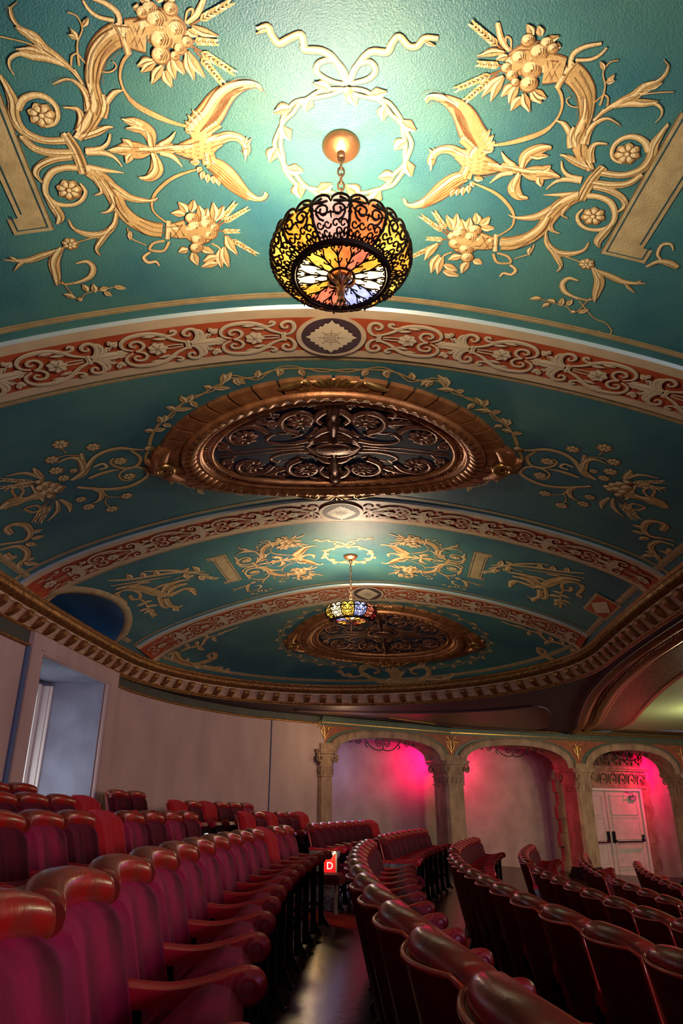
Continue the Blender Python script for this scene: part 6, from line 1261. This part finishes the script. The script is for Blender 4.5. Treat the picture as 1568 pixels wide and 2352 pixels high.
    sp(.57, .13, .075, 1.5, PI, 1, .020, .010); sp(.95, .14, .05, 1.4, 0, -1, .018, .010); sp(.14, .655, .04, 1.4, 0, 1, .018, .010); sp(.52, .40, .05, 1.4, PI/2, 1, .016, .010)
    st([(.86, .02, .02), (.93, .10, .022), (.99, .13, .014)]); st([(.92, .18, .02), (.97, .24, .020), (.93, .30, .014)]); st([(.90, .32, .016), (.84, .40, .022), (.76, .46, .014)])
    for k in range(5): st([(.30+k*.10, .055+.012*(k % 2), .010), (.34+k*.10, .10, .018), (.40+k*.10, .115, .008)], .02)
    vtube(g, [(s0+.15*math.cos(a), tc_+.075*math.sin(a), .020) for a in [2*PI*i/16 for i in range(16)]], 0, .06, 2, closed=True)
    g.add([vpos(s0+.14*math.cos(a), tc_+.07*math.sin(a), .085) for a in [2*PI*i/20 for i in range(20)]]+[vpos(s0, tc_, .105)], [(i, (i+1) % 20, 20) for i in range(20)], 0)
    random.seed(3)
    for _ in range(150):
        a = random.uniform(0, 2*PI); k = math.sqrt(random.uniform(.03, .95)); u, v_ = 1.06*k*math.cos(a), .73*k*math.sin(a); b_ = random.uniform(0, 2*PI); l = random.uniform(.02, .042)
        if any(math.hypot(abs(u)-x0, abs(v_)-y0) < .19 for x0, y0 in ((.27, .43), (.755, .255))): continue
        s, t = s0+u*kx, tc_+v_*ky
        vtube(g, [(s-l*math.cos(b_), t-l*math.sin(b_), .006), (s+.3*l*math.sin(b_), t-.3*l*math.cos(b_), .020), (s+l*math.cos(b_), t+l*math.sin(b_), .006)], 0, .016, 3, n=4)
    g.build('pierced_scrollwork', M['bronzedark'], root, recalc=False)
grille(-.005, 5.50, 1.50, 1.03, 'large oval bronze grille on the vault between the first and second painted ribs')
grille(.24, 11.43, 1.51, .96, 'oval bronze grille on the rounded far end of the vault')
# ---------------------------------------------------------------- doors in the passage wall
def BB(mb, m0, m1, z0, z1, o0, o1, mi=0):
    c = bw0+ad*((m0+m1)/2)+an*((o0+o1)/2); mb.box((c.x, c.y, (z0+z1)/2), (abs(m1-m0), abs(o1-o0), abs(z1-z0)), mi, math.atan2(ad.y, ad.x))
DM0, DMC, DM1, DZ0, DZ1 = 8.82, 10.07, 11.33, -1.75, .53
dr = MB(); BB(dr, DM0-.06, DM1+.06, DZ1, DZ1+.06, 0, .10); BB(dr, DM0-.06, DM0, DZ0, DZ1, 0, .10); BB(dr, DM1, DM1+.06, DZ0, DZ1, 0, .10)
door = struct(dr.build('door_1', M['white']), 'white panelled double doors with black push bars')
for a, b, sg in ((DM0+.01, DMC-.012, -1), (DMC+.012, DM1-.01, 1)):
    lf_ = MB(); BB(lf_, a, b, DZ0, DZ1-.01, .01, .05)
    w_ = b-a
    for z0, z1 in ((-.03, .40), (-.62, -.13), (-1.25, -.74), (-1.70, -1.35)):
        BB(lf_, a+.16, b-.16, z0, z1, .05, .062)
        for q0, q1, y0, y1 in ((a+.13, a+.16, z0-.03, z1+.03), (b-.16, b-.13, z0-.03, z1+.03), (a+.13, b-.13, z1, z1+.03), (a+.13, b-.13, z0-.03, z0)): BB(lf_, q0, q1, y0, y1, .05, .075)
    leaf = lf_.build('door_leaf', M['door'], door)
    pb = MB(); e_ = (DMC+.10 if sg > 0 else DMC-.10); f_ = (DM1-.12 if sg > 0 else DM0+.12)
    BB(pb, e_-.035, e_+.035, -.72, -.45, .06, .11); BB(pb, f_-.03, f_+.03, -.68, -.54, .06, .11)
    P = [(e_, -.60, .09), (e_+sg*.02, -.68, .14), (e_+sg*.10, -.70, .15), (f_-sg*.08, -.70, .15), (f_+sg*.01, -.68, .14), (f_, -.62, .09)]
    pb.tube([(*(bw0+ad*m_+an*o_), z_) for m_, z_, o_ in P], .018, 0, 8)
    pb.build('push_bar', M['iron'], leaf)
    if sg > 0:
        cl = MB(); BB(cl, 10.92, 11.14, .30, .42, .06, .13); cl.tube([(*(bw0+ad*m_+an*o_), z_) for m_, z_, o_ in ((11.05, .40, .12), (10.9, .46, .22), (10.78, .50, .10))], .014, 0, 6); cl.build('door_closer', M['castgrey'], leaf)
st_ = MB()
for i, z in enumerate([-1.7+.31*k for k in range(8)]):
    e = .07 if i % 2 else 0
    BB(st_, 8.42-e, 8.76, z, z+.305, 0, .10); BB(st_, 11.39, 11.68+e, z, z+.305, 0, .10)
BB(st_, 8.50, 11.62, .59, .66, 0, .12); BB(st_, 8.50, 11.62, .66, 1.02, 0, .10); BB(st_, 8.42, 11.72, 1.02, 1.07, 0, .17); BB(st_, 8.38, 11.76, 1.07, 1.13, 0, .21)
stone = struct(st_.build('trim_10', M['stone']), 'carved stone surround of the doors')
cv = MB(); BB(cv, 8.6, 11.5, 1.13, 1.62, 0, .10)
def bt_(P, r, o=.11): cv.tube([(*(bw0+ad*m_+an*o), z_) for m_, z_ in catmull(P, 3)], r, 0, 5)
for k in range(9):
    c = 8.72+k*.34; bt_([(c-.15, .70), (c-.10, .90), (c+.03, .95), (c+.10, .86), (c+.04, .78), (c-.03, .83)], .022); bt_([(c+.05, .72), (c+.15, .80), (c+.17, .95)], .018)
for k in range(7):
    c = 8.85+k*.42; bt_([(c-.2, 1.17), (c-.16, 1.42), (c+.02, 1.50), (c+.12, 1.36), (c+.02, 1.26), (c-.06, 1.33)], .035, .12); bt_([(c+.05, 1.2), (c+.18, 1.3), (c+.2, 1.5)], .03, .12)
cv.build('carved_frieze', M['stonedark'], stone)

# wrought iron scrolls hung in the crowns of the arches
for i, (c0, lab) in enumerate(((1.62, 'black wrought iron scrollwork hanging in the first arch from the left wall'), (1.80, 'black wrought iron scrollwork hanging in the second, middle arch'), (1.72, 'black wrought iron scrollwork hanging in the arch of the white doors'))):
    A, B = AR[i], AR[i+1]; d = (B-A).normalized(); nn = Vector((d.y, -d.x)); m = MB(); zt = 1.455-.0*i
    def I(u, z): p = A+d*(c0+u)-nn*.18; return (p.x, p.y, zt+z)
    def it(P, r=.011): m.tube([I(u, z) for u, z in catmull(P, 4)], r, 0, 6)
    def sp(u, z, r, st, sg, tn=1.7):
        n = int(tn*10); m.tube([I(u+r*(1-.8*q/n)*math.cos(st+sg*2*PI*tn*q/n), z+r*(1-.8*q/n)*math.sin(st+sg*2*PI*tn*q/n)) for q in range(n+1)], .010, 0, 5)
    it([(0, .02), (0, -.12), (0, -.24)], .014)
    for sg in (-1, 1):
        sp(sg*.11, -.09, .095, PI/2, -sg); it([(0, -.22), (sg*.12, -.25), (sg*.30, -.20), (sg*.42, -.10), (sg*.52, .0)])
        sp(sg*.66, -.07, .085, PI/2, sg); it([(sg*.42, -.08), (sg*.46, -.16), (sg*.40, -.20)]); sp(sg*.86, -.08, .05, PI/2, sg, 1.3); it([(sg*.7, -.02), (sg*.86, -.04), (sg*1.0, -.10)])
    tag(m.build('iron_scrollwork', M['iron'], recalc=False), lab, 'iron ornament', 'wrought iron scrolls in the arches')

# red carpet of the radial aisle
cp_ = MB(); rows = []
for i in range(40):
    rho = 20+i*.36; rows.append([(SCX-rho*math.cos(a), SCY+rho*math.sin(a), floor_z(SCX-rho*math.cos(a), SCY+rho*math.sin(a))+h_) for a, h_ in ((.1265, .0), (.1268, .014), (.140, .016), (.1545, .014), (.1548, .0))])
cp_.grid(rows); tag(cp_.build('aisle_carpet', M['carpet'], recalc=False), 'bright red carpet runner crossing the rows along the aisle', 'carpet')

# lit row sign on the end panel of the first row beyond the aisle
e0 = seats[(0, True, 1)]; mw = Matrix.LocRotScale(e0.location, e0.rotation_euler, (1, 1, 1))
sg_ = empty('row_sign', mw @ Vector((.33, -.36, .345)), e0.rotation_euler.z); tag(sg_, 'small red lit row sign reading D on a grey end panel by the aisle', 'sign')
b = MB(); b.box((0, 0, .13), (.13, .02, .22)); b.build('sign_face', M['signred'], sg_)
b = MB(); b.box((-.073, 0, .13), (.014, .03, .26)); b.box((.073, 0, .13), (.014, .03, .26)); b.build('sign_frame', M['white'], sg_)
b = MB()
for k in range(7): b.lathe([(0, .012), (.010, .008), (.012, 0), (.008, -.010), (0, -.012)], (-.057+k*.019, -.012, .262-.030*(1-((k-3)/3)**2)), 8)
b.build('sign_lamps', M['signglow'], sg_)
text_mesh('D', .105, 'letter', M['whitetext'], sg_, (0, -.0115, .12), (PI/2, 0, 0))
light('POINT', mw @ Vector((.33, -.46, .56)), .2, (1, .7, .25), .03, None, 'row_sign_glow')
# seat numbers on two folded seats
for idx, s_ in ((1, '103'), (2, '105')):
    e = seats[(-2, True, idx)]; 
    pl = MB(); pl.box((.47, 0, .46), (.012, .40, .26)); p_ = pl.build('number_plate', M['iron'], e)
    text_mesh(s_, .10, 'seat_number', M['whitetext'], p_, (.4775, 0, .50), (PI/2, 0, PI/2))
